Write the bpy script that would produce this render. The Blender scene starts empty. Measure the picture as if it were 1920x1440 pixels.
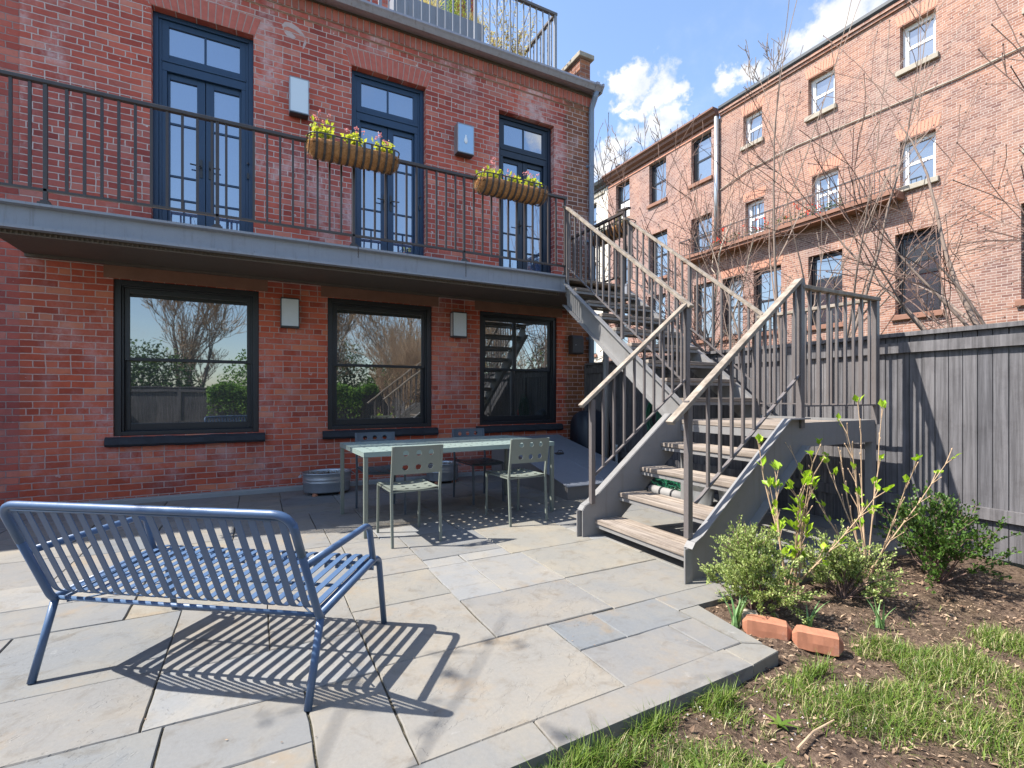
import bpy, bmesh, math, random
from mathutils import Vector, Matrix
sc = bpy.context.scene
R = math.radians
# ------------------------------------------------------------------ camera, sky, sun, exposure
YAW = R(27.64); CH = 1.22
cam = bpy.data.cameras.new('camera'); camo = bpy.data.objects.new('camera', cam); sc.collection.objects.link(camo)
camo.location = (0, 0, CH); camo.rotation_euler = (R(90), 0, -YAW)
cam.sensor_width = 36; cam.lens = 36*919/1920; cam.shift_y = 22/1920; cam.clip_start = .02; cam.clip_end = 3000
sc.camera = camo
SUN = Vector((-.72, .262, 1)).normalized()
w = bpy.data.worlds.new("World"); sc.world = w; w.use_nodes = True
SKY_STRENGTH = .11; SUN_STRENGTH = 3.4; EXPOSURE = 1.66

class NT:
    """tiny helper around a node tree"""
    def __init__(s, tree): s.t = tree; s.n = tree.nodes; s.l = tree.links
    def new(s, typ, **kw):
        n = s.n.new(typ)
        for k, v in kw.items(): setattr(n, k, v)
        return n
    def put(s, sock, v):
        if v is None: return
        if hasattr(v, 'links') or isinstance(v, bpy.types.NodeSocket): s.l.new(v, sock)
        else:
            if hasattr(sock.default_value, '__len__') and not hasattr(v, '__len__'): v = (v,)*len(sock.default_value)
            if hasattr(v, '__len__') and len(sock.default_value) == 4 and len(v) == 3: v = (*v, 1)
            sock.default_value = v
    def math(s, op, a, b=None, c=None, clamp=False):
        n = s.new('ShaderNodeMath', operation=op, use_clamp=clamp); s.put(n.inputs[0], a)
        if b is not None: s.put(n.inputs[1], b)
        if c is not None: s.put(n.inputs[2], c)
        return n.outputs[0]
    def vmath(s, op, a, b=None, c=None):
        n = s.new('ShaderNodeVectorMath', operation=op); s.put(n.inputs[0], a)
        if b is not None: s.put(n.inputs[1], b)
        if c is not None: s.put(n.inputs[2], c)
        return n.outputs['Value'] if op in ('LENGTH', 'DISTANCE', 'DOT_PRODUCT') else n.outputs[0]
    def sep(s, v):
        n = s.new('ShaderNodeSeparateXYZ'); s.put(n.inputs[0], v); return n.outputs
    def comb(s, x, y, z):
        n = s.new('ShaderNodeCombineXYZ'); s.put(n.inputs[0], x); s.put(n.inputs[1], y); s.put(n.inputs[2], z); return n.outputs[0]
    def mix(s, f, a, b, mode='MIX'):
        n = s.new('ShaderNodeMix', data_type='RGBA', blend_type=mode); s.put(n.inputs[0], f); s.put(n.inputs[6], a); s.put(n.inputs[7], b); return n.outputs[2]
    def mixf(s, f, a, b):
        n = s.new('ShaderNodeMix', data_type='FLOAT'); s.put(n.inputs[0], f); s.put(n.inputs[2], a); s.put(n.inputs[3], b); return n.outputs[0]
    def noise(s, vec, scale=5, detail=4, rough=.55, dist=0):
        n = s.new('ShaderNodeTexNoise'); s.put(n.inputs['Vector'], vec); n.inputs['Scale'].default_value = scale
        n.inputs['Detail'].default_value = detail; n.inputs['Roughness'].default_value = rough; n.inputs['Distortion'].default_value = dist
        return n.outputs['Fac'], n.outputs['Color']
    def ramp(s, f, stops):
        n = s.new('ShaderNodeValToRGB'); s.put(n.inputs[0], f); e = n.color_ramp.elements
        while len(e) < len(stops): e.new(.5)
        for i, (p, c) in enumerate(stops):
            e[i].position = p; c = (c, c, c) if not hasattr(c, '__len__') else c; e[i].color = (*c, 1)
        return n.outputs[0]
    def step(s, v, a, b): # smooth 0..1 between a and b
        n = s.new('ShaderNodeMapRange', interpolation_type='SMOOTHSTEP'); s.put(n.inputs[0], v)
        n.inputs[1].default_value = a; n.inputs[2].default_value = b; return n.outputs[0]

def build_world():
    N = NT(w.node_tree); N.n.clear()
    sky = N.new('ShaderNodeTexSky', sky_type='NISHITA', sun_disc=False)
    sky.sun_elevation = math.asin(SUN.z); sky.sun_rotation = math.atan2(SUN.x, SUN.y)
    sky.altitude = 50; sky.air_density = 1.0; sky.dust_density = .7; sky.ozone_density = 1.6
    d = N.new('ShaderNodeTexCoord').outputs['Generated']
    dn = N.vmath('NORMALIZE', d)
    f1, c1 = N.noise(dn, 5.5, 8, .62)
    f2, c2 = N.noise(dn, 22, 6, .6)
    wob = N.vmath('MULTIPLY_ADD', N.vmath('SUBTRACT', c1, (.5, .5, .5)), (.26, .26, .20), dn)
    wob = N.vmath('MULTIPLY_ADD', N.vmath('SUBTRACT', c2, (.5, .5, .5)), (.09, .09, .07), wob)
    s_, c_ = math.sin(YAW), math.cos(YAW)
    def dr(u, v):
        t = (u-960)/919; q = (742-v)/919; return Vector((s_+c_*t, c_-s_*t, q)).normalized()
    tot = None
    blobs = [((1150, 172), .036, 1.1), ((1218, 190), .050, 1.3), ((1262, 194), .032, 1.2), ((1190, 218), .03, 1.6), ((1150, 195), .03, 1),
             ((1232, 250), .05, 1.6), ((1195, 276), .065, 2.4), ((1135, 300), .05, 2.5), ((1425, 130), .045, 1.8), ((1290, 232), .03, 1.5),
             ((1560, 60), .07, 1.8), ((1700, 190), .06, 2.2), ((820, -60), .06, 1.5), ((1120, 330), .07, 3)]
    rng = random.Random(4)
    for i in range(16):   # more clouds over the rest of the sky
        a = rng.uniform(0, 6.28); e = rng.uniform(.12, .9)
        p = Vector((math.cos(a)*math.cos(e), math.sin(a)*math.cos(e), math.sin(e)))
        if p.dot(dr(1250, 200)) > .72: continue
        blobs.append((p, rng.uniform(.05, .13), 1.8))
    for p, r, flat in blobs:
        q = p if isinstance(p, Vector) else dr(*p)
        dd = N.vmath('MULTIPLY', N.vmath('SUBTRACT', wob, tuple(q)), (1, 1, flat))
        m = N.math('SUBTRACT', 1, N.math('DIVIDE', N.vmath('LENGTH', dd), r*1.12))
        tot = m if tot is None else N.math('MAXIMUM', tot, m)
    mask = N.step(tot, -.02, .62)
    wisp = N.math('MULTIPLY', N.step(f1, .48, .72), .35)
    hz = N.math('SUBTRACT', 1, N.step(N.sep(dn)[2], .0, .55))
    wisp = N.math('MULTIPLY', wisp, N.math('ADD', .25, hz))
    mask = N.math('MAXIMUM', N.math('MULTIPLY', mask, .93), wisp)
    shade = N.mix(N.step(f2, .3, .7), (2.6, 2.75, 3.1), (3.8, 3.7, 3.5))
    col = N.mix(mask, sky.outputs[0], shade)
    bg = N.new('ShaderNodeBackground'); N.put(bg.inputs[0], col); bg.inputs[1].default_value = SKY_STRENGTH
    o = N.new('ShaderNodeOutputWorld'); N.l.new(bg.outputs[0], o.inputs[0])
build_world()
sl = bpy.data.lights.new('sun', 'SUN'); slo = bpy.data.objects.new('sun', sl); sc.collection.objects.link(slo)
sl.energy = SUN_STRENGTH; sl.angle = R(.5); sl.color = (1, .955, .89)
slo.rotation_euler = SUN.to_track_quat('Z', 'Y').to_euler(); slo.location = (-10, 4, 15)
sc.render.engine = 'CYCLES'
sc.render.resolution_x = 1024; sc.render.resolution_y = 768
sc.view_settings.view_transform = 'Standard'; sc.view_settings.look = 'None'; sc.view_settings.gamma = 1
sc.view_settings.exposure = EXPOSURE

# ------------------------------------------------------------------ mesh helpers
class MB:
    def __init__(s): s.v = []; s.f = []; s.mi = []; s.cur = 0; s.g = []
    def face(s, idx): s.f.append(idx); s.mi.append(s.cur)
    def poly(s, pts): b = len(s.v); s.v += [tuple(p) for p in pts]; s.face(tuple(range(b, b+len(pts))))
    def box(s, x0, x1, y0, y1, z0, z1, M=None):
        s.g.append((len(s.v), len(s.f)))
        b = len(s.v)
        pts = [(x, y, z) for z in (z0, z1) for y in (y0, y1) for x in (x0, x1)]
        if M is not None: pts = [tuple(M @ Vector(p)) for p in pts]
        s.v += pts
        for q in ((0, 2, 3, 1), (4, 5, 7, 6), (0, 1, 5, 4), (2, 6, 7, 3), (0, 4, 6, 2), (1, 3, 7, 5)): s.face(tuple(b+i for i in q))
        return s
    def bar(s, p0, p1, wd, hg, up=(0, 0, 1), off=(0, 0)):
        """rectangular bar from p0 to p1; wd across, hg along up"""
        s.g.append((len(s.v), len(s.f))); p0 = Vector(p0); p1 = Vector(p1); d = (p1-p0).normalized(); up = Vector(up)
        if abs(d.dot(up)) > .98: up = Vector((0, 1, 0))
        sd = d.cross(up).normalized(); u = sd.cross(d).normalized()
        b = len(s.v)
        for p in (p0, p1):
            for a, c in ((-1, -1), (1, -1), (1, 1), (-1, 1)): s.v.append(tuple(p+sd*(a*wd/2+off[0])+u*(c*hg/2+off[1])))
        for q in ((3, 2, 1, 0), (4, 5, 6, 7), (0, 1, 5, 4), (1, 2, 6, 5), (2, 3, 7, 6), (3, 0, 4, 7)): s.face(tuple(b+i for i in q))
        return s
    def prism(s, poly, fn, a, b_):
        """poly of 2-D points extruded between a and b_; fn(u,v,w)->xyz"""
        s.g.append((len(s.v), len(s.f))); n = len(poly); b = len(s.v)
        for w_ in (a, b_): s.v += [tuple(fn(u, v, w_)) for u, v in poly]
        s.face(tuple(b+i for i in range(n))[::-1]); s.face(tuple(b+n+i for i in range(n)))
        for i in range(n): j = (i+1) % n; s.face((b+i, b+j, b+n+j, b+n+i))
        return s
    def tube(s, pts, r, n=8, cap=True):
        s.g.append((len(s.v), len(s.f))); pts = [Vector(p) for p in pts]; m = len(pts); rs = r if hasattr(r, '__len__') else [r]*m
        b = len(s.v); ref = None
        for i, p in enumerate(pts):
            d = (pts[min(i+1, m-1)]-pts[max(i-1, 0)])
            d = d.normalized() if d.length > 1e-9 else Vector((0, 0, 1))
            if ref is None: ref = Vector((1, 0, 0)) if abs(d.x) < .8 else Vector((0, 1, 0))
            x = (ref-d*ref.dot(d)).normalized(); ref = x; y = d.cross(x)
            for k in range(n):
                a = 2*math.pi*k/n; s.v.append(tuple(p+(x*math.cos(a)+y*math.sin(a))*rs[i]))
        for i in range(m-1):
            for k in range(n):
                j = (k+1) % n; s.face((b+i*n+k, b+i*n+j, b+(i+1)*n+j, b+(i+1)*n+k))
        if cap: s.face(tuple(b+k for k in range(n))[::-1]); s.face(tuple(b+(m-1)*n+k for k in range(n)))
        return s
    def lathe(s, prof, c=(0, 0, 0), n=24, sx=1, sy=1, rot=0):
        b = len(s.v); m = len(prof)
        for r, z in prof:
            for k in range(n):
                a = 2*math.pi*k/n; x = math.cos(a)*r*sx; y = math.sin(a)*r*sy
                s.v.append((c[0]+x*math.cos(rot)-y*math.sin(rot), c[1]+x*math.sin(rot)+y*math.cos(rot), c[2]+z))
        for i in range(m-1):
            for k in range(n): j = (k+1) % n; s.face((b+i*n+k, b+i*n+j, b+(i+1)*n+j, b+(i+1)*n+k))
        return s
    def build_each(s, *a, **k):
        ends = s.g[1:]+[(len(s.v), len(s.f))]
        for (v0, f0), (v1, f1) in zip(s.g, ends):
            m = MB(); m.v = s.v[v0:v1]; m.f = [tuple(i-v0 for i in f) for f in s.f[f0:f1]]; m.mi = [0]*len(m.f); o = m.build(*a, **k)
        return o
    def build(s, name, mat, parent=None, smooth=False, bevel=0, kind=None, rel=True, mods=None):
        """vertices are world coordinates (rel=True, shifted into the parent) or the parent's own (rel=False)"""
        me = bpy.data.meshes.new(name)
        v = s.v
        if parent is not None and rel:
            o_ = offs(parent); v = [(a-o_[0], b-o_[1], c-o_[2]) for a, b, c in v]
        me.from_pydata(v, [], s.f)
        for m_ in (mat if isinstance(mat, (list, tuple)) else [mat]): me.materials.append(m_)
        if isinstance(mat, (list, tuple)): me.polygons.foreach_set('material_index', s.mi)
        bm = bmesh.new(); bm.from_mesh(me)
        if not getattr(s, 'open', False): bmesh.ops.recalc_face_normals(bm, faces=bm.faces)
        bm.to_mesh(me); bm.free()
        if smooth: me.polygons.foreach_set('use_smooth', [True]*len(me.polygons))
        o = bpy.data.objects.new(name, me); sc.collection.objects.link(o)
        if parent is not None: o.parent = parent
        if bevel:
            b = o.modifiers.new('bevel', 'BEVEL'); b.width = bevel; b.segments = 2; b.limit_method = 'ANGLE'; b.angle_limit = R(40)
            b.harden_normals = False
        if smooth == 'auto' or (smooth and smooth != True): pass
        if kind: o['kind'] = kind
        return o
def offs(p):
    t = Vector((0, 0, 0))
    while p is not None: t += p.location; p = p.parent
    return t
def thing(name, label, cat, loc=(0, 0, 0), group=None, rz=0):
    o = bpy.data.objects.new(name, None); sc.collection.objects.link(o); o.location = loc; o.rotation_euler = (0, 0, rz)
    o.empty_display_size = .1; tag(o, label, cat, group); return o
def tag(o, label, cat, group=None):
    o['label'] = label; o['category'] = cat
    if group: o['group'] = group
    return o
def copy_tree(o, parent=None):
    c = o.copy(); sc.collection.objects.link(c); c.parent = parent
    for ch in list(o.children): copy_tree(ch, c)
    return c
def mesh_thing(mb, name, mat, label, cat, loc, group=None, **kw):
    o = mb.build(name, mat, None, **kw)
    # move the origin to the base
    o.data.transform(Matrix.Translation(-Vector(loc))); o.location = loc
    return tag(o, label, cat, group)

# ------------------------------------------------------------------ materials
def mat(name):
    m = bpy.data.materials.new(name); m.use_nodes = True; N = NT(m.node_tree)
    return m, N, N.n['Principled BSDF']
def pos(N): return N.new('ShaderNodeNewGeometry').outputs['Position']
def objc(N): return N.new('ShaderNodeTexCoord').outputs['Object']
def bump(N, b, h, strength=.5, dist=.01):
    n = N.new('ShaderNodeBump'); n.inputs['Strength'].default_value = strength; n.inputs['Distance'].default_value = dist
    N.put(n.inputs['Height'], h); N.l.new(n.outputs[0], b.inputs['Normal'])

def painted(name, c, rough=.45, var=.18, metal=0, scale=9, dirt=.25, spec=.5, dirtc=None, streak=0):
    m, N, b = mat(name); p = objc(N)
    f, _ = N.noise(p, scale, 6, .65); g, _ = N.noise(p, scale*7, 3, .6)
    hi = tuple(min(1, x*(1+var)) for x in c); lo = tuple(x*(1-var) for x in c)
    col = N.mix(f, lo, hi)
    dc = dirtc or tuple(x*.45+.03 for x in c)
    h, _ = N.noise(p, scale*.6, 7, .75)
    col = N.mix(N.math('MULTIPLY', N.step(h, .55, .75), dirt), col, dc)
    if streak:
        q = N.noise(N.vmath('MULTIPLY', p, (22, 22, 1.6)), 1, 5, .7)[0]; q2 = N.noise(p, 55, 3, .6)[0]
        col = N.mix(N.math('MULTIPLY', N.step(q, .52, .72), streak), col, dc)
        col = N.mix(N.math('MULTIPLY', N.step(q2, .70, .74), streak), col, (.12, .06, .035))
    N.put(b.inputs['Base Color'], col); N.put(b.inputs['Roughness'], N.math('MULTIPLY_ADD', g, .25, rough-.1))
    b.inputs['Metallic'].default_value = metal; b.inputs['Specular IOR Level'].default_value = spec
    bump(N, b, g, .12, .004)
    return m

def brick(name, stops, mortar=(.34, .27, .24), bw=.21, bh=.0725, mw=.011, wash=.5, washc=(.50, .30, .27), soot=.5, sootc=(.06, .035, .03), header=7,
          alt=None, bumpy=.95, rough=.85, washscale=.9):
    m, N, b = mat(name); P = pos(N); nr = N.new('ShaderNodeNewGeometry').outputs['Normal']
    x, y, z = N.sep(P); ax = N.math('GREATER_THAN', N.math('ABSOLUTE', N.sep(nr)[0]), .6)
    u = N.mixf(ax, x, y)
    _, dc = N.noise(P, 2.2, 3, .6); _, dc2 = N.noise(P, 26, 2, .5)
    base = N.comb(u, z, 0)
    v = N.vmath('MULTIPLY_ADD', N.vmath('SUBTRACT', dc, (.5, .5, .5)), (.035, .022, 0), base)
    v = N.vmath('MULTIPLY_ADD', N.vmath('SUBTRACT', dc2, (.5, .5, .5)), (.009, .008, 0), v)
    def bt(width):
        t = N.new('ShaderNodeTexBrick', offset=.5, offset_frequency=2, squash=1, squash_frequency=2)
        N.put(t.inputs['Vector'], v); t.inputs['Color1'].default_value = (0, 0, 0, 1); t.inputs['Color2'].default_value = (1, 1, 1, 1)
        t.inputs['Mortar'].default_value = (.5, .5, .5, 1); t.inputs['Scale'].default_value = 1; t.inputs['Mortar Size'].default_value = mw/2
        t.inputs['Mortar Smooth'].default_value = .35; t.inputs['Brick Width'].default_value = width; t.inputs['Row Height'].default_value = bh
        return t.outputs['Color'], t.outputs['Fac']
    ca, fa = bt(bw); cb, fb = bt(bw/2)
    row = N.math('FLOOR', N.math('DIVIDE', N.sep(v)[1], bh))
    hd = N.math('LESS_THAN', N.math('MODULO', N.math('ADD', row, 700), header), .5)
    tint = N.mix(hd, ca, cb); mort = N.mixf(hd, fa, fb)
    big, _ = N.noise(P, 1.3, 5, .6); fine, _ = N.noise(P, 45, 5, .7); mid, _ = N.noise(P, 9, 5, .65)
    col = N.ramp(tint, stops)
    if alt:                                     # a different batch of bricks in part of the wall
        f = N.step(N.math('ADD', x, N.math('MULTIPLY', N.math('SUBTRACT', mid, .5), .35)), alt[0], alt[0]+.12)
        col = N.mix(f, col, N.ramp(tint, alt[1]))
    col = N.mix(N.math('MULTIPLY', N.step(fine, .35, .8), .30), col, N.mix(.5, col, (.85, .6, .5), 'MULTIPLY'))
    blot = N.noise(P, .75, 4, .6)[0]
    col = N.mix(N.step(blot, .38, .66), N.mix(1, col, (1.10, .98, .90), 'MULTIPLY'), N.mix(1, col, (.78, .80, .88), 'MULTIPLY'))
    col = N.mix(N.math('MULTIPLY', N.step(mid, .45, .75), .45), col, N.mix(1, col, (.62, .55, .55), 'MULTIPLY'))
    mfine = N.mix(fine, tuple(q*.7 for q in mortar), tuple(min(1, q*1.25) for q in mortar))
    if alt: mfine = N.mix(N.math('MULTIPLY', N.step(z, 2.75, 2.55), .55), mfine, N.mix(1, mfine, (.80, .50, .42), 'MULTIPLY')); col = N.mix(N.math('MULTIPLY', N.step(z, 2.75, 2.55), .8), col, N.mix(1, col, (1.02, .90, .62), 'MULTIPLY'))  # warm patio bounce painted into mortar and brick colour low on the wall
    col = N.mix(mort, col, mfine)
    wv = N.noise(N.vmath('MULTIPLY', P, (1, 1, .7)), washscale, 6, .7)[0]
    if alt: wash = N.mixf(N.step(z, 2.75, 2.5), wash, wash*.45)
    wm = N.math('MULTIPLY', N.math('MULTIPLY', N.step(wv, .50, .68), N.step(N.math('ADD', mid, N.math('MULTIPLY', fine, .4)), .5, .85)), wash)
    col = N.mix(wm, col, washc)
    spk = N.noise(P, 13, 2, .5)[0]
    col = N.mix(N.math('MULTIPLY', N.step(spk, .735, .76), N.math('MULTIPLY', wash, 1.2), clamp=True), col, (.62, .52, .48))
    sv = N.noise(N.vmath('MULTIPLY', P, (1, 1, .45)), 1.7, 7, .75)[0]
    col = N.mix(N.math('MULTIPLY', N.step(sv, .56, .72), soot), col, sootc)
    N.put(b.inputs['Base Color'], col); b.inputs['Roughness'].default_value = rough; b.inputs['Specular IOR Level'].default_value = .25
    h = N.math('MULTIPLY_ADD', fine, .35, N.math('SUBTRACT', 1, mort)); h = N.math('MULTIPLY_ADD', tint, .25, h)
    bump(N, b, h, bumpy, .008)
    return m

def stone_slab():
    m, N, b = mat('bluestone'); P = pos(N)
    at = N.new('ShaderNodeAttribute', attribute_name='tint').outputs['Color']; t, o, q = N.sep(at)
    base = N.ramp(t, [(0, (.185, .194, .198)), (.25, (.215, .212, .202)), (.45, (.262, .245, .207)), (.6, (.215, .21, .20)), (.8, (.260, .243, .213)), (1, (.262, .262, .255))])
    Pm = N.vmath('ADD', P, N.comb(N.math('MULTIPLY', o, 37), N.math('MULTIPLY', q, 23), 0))
    f, _ = N.noise(Pm, 2.2, 7, .68, .4); g, _ = N.noise(Pm, 60, 5, .7); h, _ = N.noise(Pm, 7, 6, .7, .6)
    col = N.mix(N.step(f, .38, .72), N.mix(1, base, (.90, .92, .95), 'MULTIPLY'), N.mix(1, base, (1.10, 1.04, .95), 'MULTIPLY'))
    col = N.mix(N.math('MULTIPLY', N.step(h, .50, .72), .62), col, N.mix(1, col, (.68, .61, .53), 'MULTIPLY'))
    col = N.mix(N.math('MULTIPLY', g, .65), col, N.mix(1, col, (.62, .62, .62), 'MULTIPLY'))
    r2, _ = N.noise(Pm, 1.6, 5, .7)
    col = N.mix(N.math('MULTIPLY', N.step(r2, .56, .72), .6), col, (.24, .18, .115))      # rusty iron bloom
    lit, _ = N.noise(P, 4.3, 8, .75)
    col = N.mix(N.math('MULTIPLY', N.step(lit, .62, .72), .22), col, (.50, .49, .47))
    N.put(b.inputs['Base Color'], col); N.put(b.inputs['Roughness'], N.math('MULTIPLY_ADD', h, .3, .6)); b.inputs['Specular IOR Level'].default_value = .3
    # cleft layers: iso-lines of a stretched noise give thin ledges
    a_ = N.math('MULTIPLY', o, 6.28)
    x, y, z = N.sep(Pm); ca, sa = .86, .5
    st = N.comb(N.math('ADD', N.math('MULTIPLY', x, ca), N.math('MULTIPLY', y, sa)), N.math('MULTIPLY', N.math('SUBTRACT', N.math('MULTIPLY', y, ca), N.math('MULTIPLY', x, sa)), 2.6), 0)
    cl, _ = N.noise(st, 1.5, 6, .6, .2)
    led = N.math('MULTIPLY', cl, 9); led = N.math('SUBTRACT', led, N.math('FLOOR', led)); led = N.step(led, 0, .06)
    flag = N.math('GREATER_THAN', q, .45)
    hh = N.math('MULTIPLY_ADD', N.math('MULTIPLY', led, flag), .9, N.math('MULTIPLY_ADD', g, .22, N.math('MULTIPLY', h, .55)))
    bump(N, b, hh, .42, .007)
    return m

def soilmat(name, a, c2):
    m, N, b = mat(name); P = pos(N)
    f, _ = N.noise(P, 30, 7, .75); g, _ = N.noise(P, 3, 5, .6); k, _ = N.noise(P, 120, 3, .6)
    col = N.mix(N.step(f, .3, .7), a, c2); col = N.mix(N.math('MULTIPLY', N.step(g, .45, .7), .5), col, N.mix(1, col, (.7, .75, .6), 'MULTIPLY'))
    N.put(b.inputs['Base Color'], col); b.inputs['Roughness'].default_value = .95; b.inputs['Specular IOR Level'].default_value = .15
    bump(N, b, N.math('ADD', f, N.math('MULTIPLY', k, .4)), .9, .02)
    return m

def wood(name, a, c2, axis='x', rough=.75, scale=1):
    m, N, b = mat(name); P = pos(N)
    k = {'x': (1.5, 40, 40), 'y': (40, 1.5, 40), 'z': (40, 40, 1.5), 'd': (14, 14, 14)}[axis]
    f, _ = N.noise(N.vmath('MULTIPLY', P, k), 1.0*scale, 5, .65); g, _ = N.noise(P, 6, 5, .7)
    col = N.mix(N.step(f, .3, .7), a, c2); col = N.mix(N.math('MULTIPLY', N.step(g, .42, .72), .55), col, N.mix(1, col, (.62, .60, .60), 'MULTIPLY'))
    N.put(b.inputs['Base Color'], col); b.inputs['Roughness'].default_value = rough; b.inputs['Specular IOR Level'].default_value = .25
    isl = N.new('ShaderNodeNewGeometry').outputs['Random Per Island']
    col = N.mix(isl, N.mix(1, col, (.80, .80, .82), 'MULTIPLY'), N.mix(1, col, (1.16, 1.12, 1.08), 'MULTIPLY')); N.put(b.inputs['Base Color'], col)
    bump(N, b, f, .45, .004)
    return m

def glass(name, tint=(.012, .016, .02), refl=.33, rough=.015, wav=.0):
    """window glass before a dark room: a dark pane with a mirror coat"""
    m, N, b = mat(name)
    N.put(b.inputs['Base Color'], tint); b.inputs['Roughness'].default_value = .4
    gl = N.new('ShaderNodeBsdfGlossy'); gl.inputs['Roughness'].default_value = rough; gl.inputs['Color'].default_value = (.93, .97, 1, 1)
    fr = N.new('ShaderNodeLayerWeight'); fr.inputs[0].default_value = .35
    fac = N.math('ADD', refl, N.math('MULTIPLY', fr.outputs['Facing'], .35), clamp=True)
    nz, _ = N.noise(pos(N), 1.6, 2, .5)
    bp = N.new('ShaderNodeBump'); bp.inputs['Strength'].default_value = .12; bp.inputs['Distance'].default_value = .01; N.put(bp.inputs['Height'], nz)
    N.l.new(bp.outputs[0], gl.inputs['Normal'])
    mx = N.new('ShaderNodeMixShader'); N.put(mx.inputs[0], fac); N.l.new(b.outputs[0], mx.inputs[1]); N.l.new(gl.outputs[0], mx.inputs[2])
    N.l.new(mx.outputs[0], N.n['Material Output'].inputs[0])
    return m

def leafmat(name, a, c2, trans=.35, rough=.45):
    m, N, b = mat(name)
    oi = N.new('ShaderNodeNewGeometry').outputs['Random Per Island']
    col = N.mix(oi, a, c2); N.put(b.inputs['Base Color'], col); b.inputs['Roughness'].default_value = rough; b.inputs['Specular IOR Level'].default_value = .3
    tr = N.new('ShaderNodeBsdfTranslucent'); N.put(tr.inputs[0], N.mix(1, col, (1.25, 1.3, .7), 'MULTIPLY'))
    mx = N.new('ShaderNodeMixShader'); mx.inputs[0].default_value = trans
    N.l.new(b.outputs[0], mx.inputs[1]); N.l.new(tr.outputs[0], mx.inputs[2]); N.l.new(mx.outputs[0], N.n['Material Output'].inputs[0])
    return m

RED = [(0, (.33, .075, .06)), (.12, (.42, .10, .075)), (.45, (.50, .125, .09)), (.75, (.54, .155, .115)), (.93, (.60, .24, .18)), (1, (.36, .085, .07))]
BRN = [(0, (.17, .08, .055)), (.3, (.27, .12, .075)), (.6, (.32, .145, .085)), (.85, (.21, .095, .065)), (1, (.38, .18, .10))]
M = {}
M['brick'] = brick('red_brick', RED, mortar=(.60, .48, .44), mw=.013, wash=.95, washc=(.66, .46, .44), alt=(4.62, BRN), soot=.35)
M['arch'] = painted('arch_brick', (.50, .14, .105), .85, .3, dirt=.3, scale=14)
M['brick_back'] = brick('penthouse_brick', RED, mortar=(.36, .26, .24), wash=.2)
M['brick_pink'] = brick('pink_brick', [(0, (.22, .12, .093)), (.4, (.29, .172, .135)), (.8, (.34, .215, .17)), (1, (.17, .09, .075))], mortar=(.46, .39, .35), wash=.25, washc=(.50, .34, .28), soot=.30, bumpy=.6, mw=.012, bw=.165, bh=.057)
M['brick_orange'] = brick('orange_brick', [(0, (.22, .115, .085)), (.4, (.295, .17, .125)), (.8, (.35, .215, .16)), (1, (.17, .085, .068))], mortar=(.46, .38, .33), wash=.35, washc=(.52, .38, .29), soot=.30, bumpy=.6, mw=.012, bw=.165, bh=.057)
M['brick_cap'] = brick('parapet_brick', BRN, mortar=(.38, .30, .26), wash=.3)
M['brownstone'] = painted('brownstone', (.24, .12, .08), .85, .3, dirt=.4, scale=5)
M['capstone'] = painted('cap_stone', (.34, .30, .24), .9, .25, dirt=.5, scale=6)
M['cream'] = painted('cream_stucco', (.56, .51, .44), .9, .08, dirt=.15, scale=2)
M['cornice'] = painted('cornice_brown', (.16, .075, .05), .6, .2)
M['cornice_pale'] = painted('cornice_trim', (.48, .22, .14), .7, .2)  # paler red-brown for the trim band and window arches
M['dkgutter'] = painted('dark_gutter', (.05, .055, .06), .5, .2)
M['gutter'] = painted('zinc_gutter', (.34, .33, .37), .42, .2, metal=.25, dirt=.4, dirtc=(.16, .12, .09), streak=.5)
M['pipe'] = painted('painted_downpipe', (.20, .25, .33), .4, .12)
M['steel'] = painted('grey_steel_paint', (.205, .20, .195), .42, .10, dirt=.35, dirtc=(.13, .11, .09), streak=.45)
M['steel_blue'] = painted('beam_steel_paint', (.25, .265, .30), .42, .1, dirt=.3, dirtc=(.14, .13, .12), streak=.45)
M['soffit'] = painted('soffit_paint', (.13, .105, .085), .7, .15, scale=3)
M['iron'] = painted('bronze_iron_paint', (.055, .045, .042), .42, .2, dirt=.3)
M['iron_mid'] = painted('rail_iron_paint', (.125, .11, .105), .42, .2, dirt=.4, dirtc=(.08, .055, .045), streak=.4)
M['rail_wood'] = wood('weathered_rail_wood', (.21, .175, .135), (.37, .32, .26), 'd')
M['tread'] = wood('weathered_tread_wood', (.17, .14, .112), (.38, .325, .27), 'y')
M['tread_up'] = wood('weathered_upper_tread_wood', (.17, .14, .112), (.38, .325, .27), 'x')
M['fence'] = wood('stained_fence_wood', (.085, .082, .085), (.17, .165, .17), 'z', rough=.7)
M['black'] = painted('black_window_paint', (.016, .017, .021), .35, .2, dirt=.1)
M['sillstone'] = painted('painted_black_sill', (.022, .025, .032), .7, .4, scale=14)
M['blue'] = painted('blue_door_paint', (.016, .046, .10), .35, .12, dirt=.1)
M['blue_shaded'] = painted('shaded_blue_door_paint', (.009, .02, .04), .35, .15, dirt=.1)  # same door blue, with the right-hand door's shade put into the colour
M['white_paint'] = painted('white_window_paint', (.78, .78, .78), .5, .05, dirt=.1)
M['glass'] = glass('garden_window_glass', (.012, .016, .015), .26)
M['glass_blue'] = glass('sky_window_glass', (.02, .07, .19), .33)
M['glass_far'] = glass('far_window_glass', (.03, .05, .07), .22)
M['glass_dark'] = glass('dark_window_glass', (.02, .03, .04), .22)
M['sage'] = painted('sage_metal', (.175, .195, .165), .36, .05, dirt=.06, scale=5)
M['sage_table'] = painted('sage_table_metal', (.22, .28, .255), .36, .05, dirt=.08, scale=5)
M['slate_chair'] = painted('slate_chair_metal', (.075, .095, .115), .36, .08, dirt=.06, scale=5)
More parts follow.
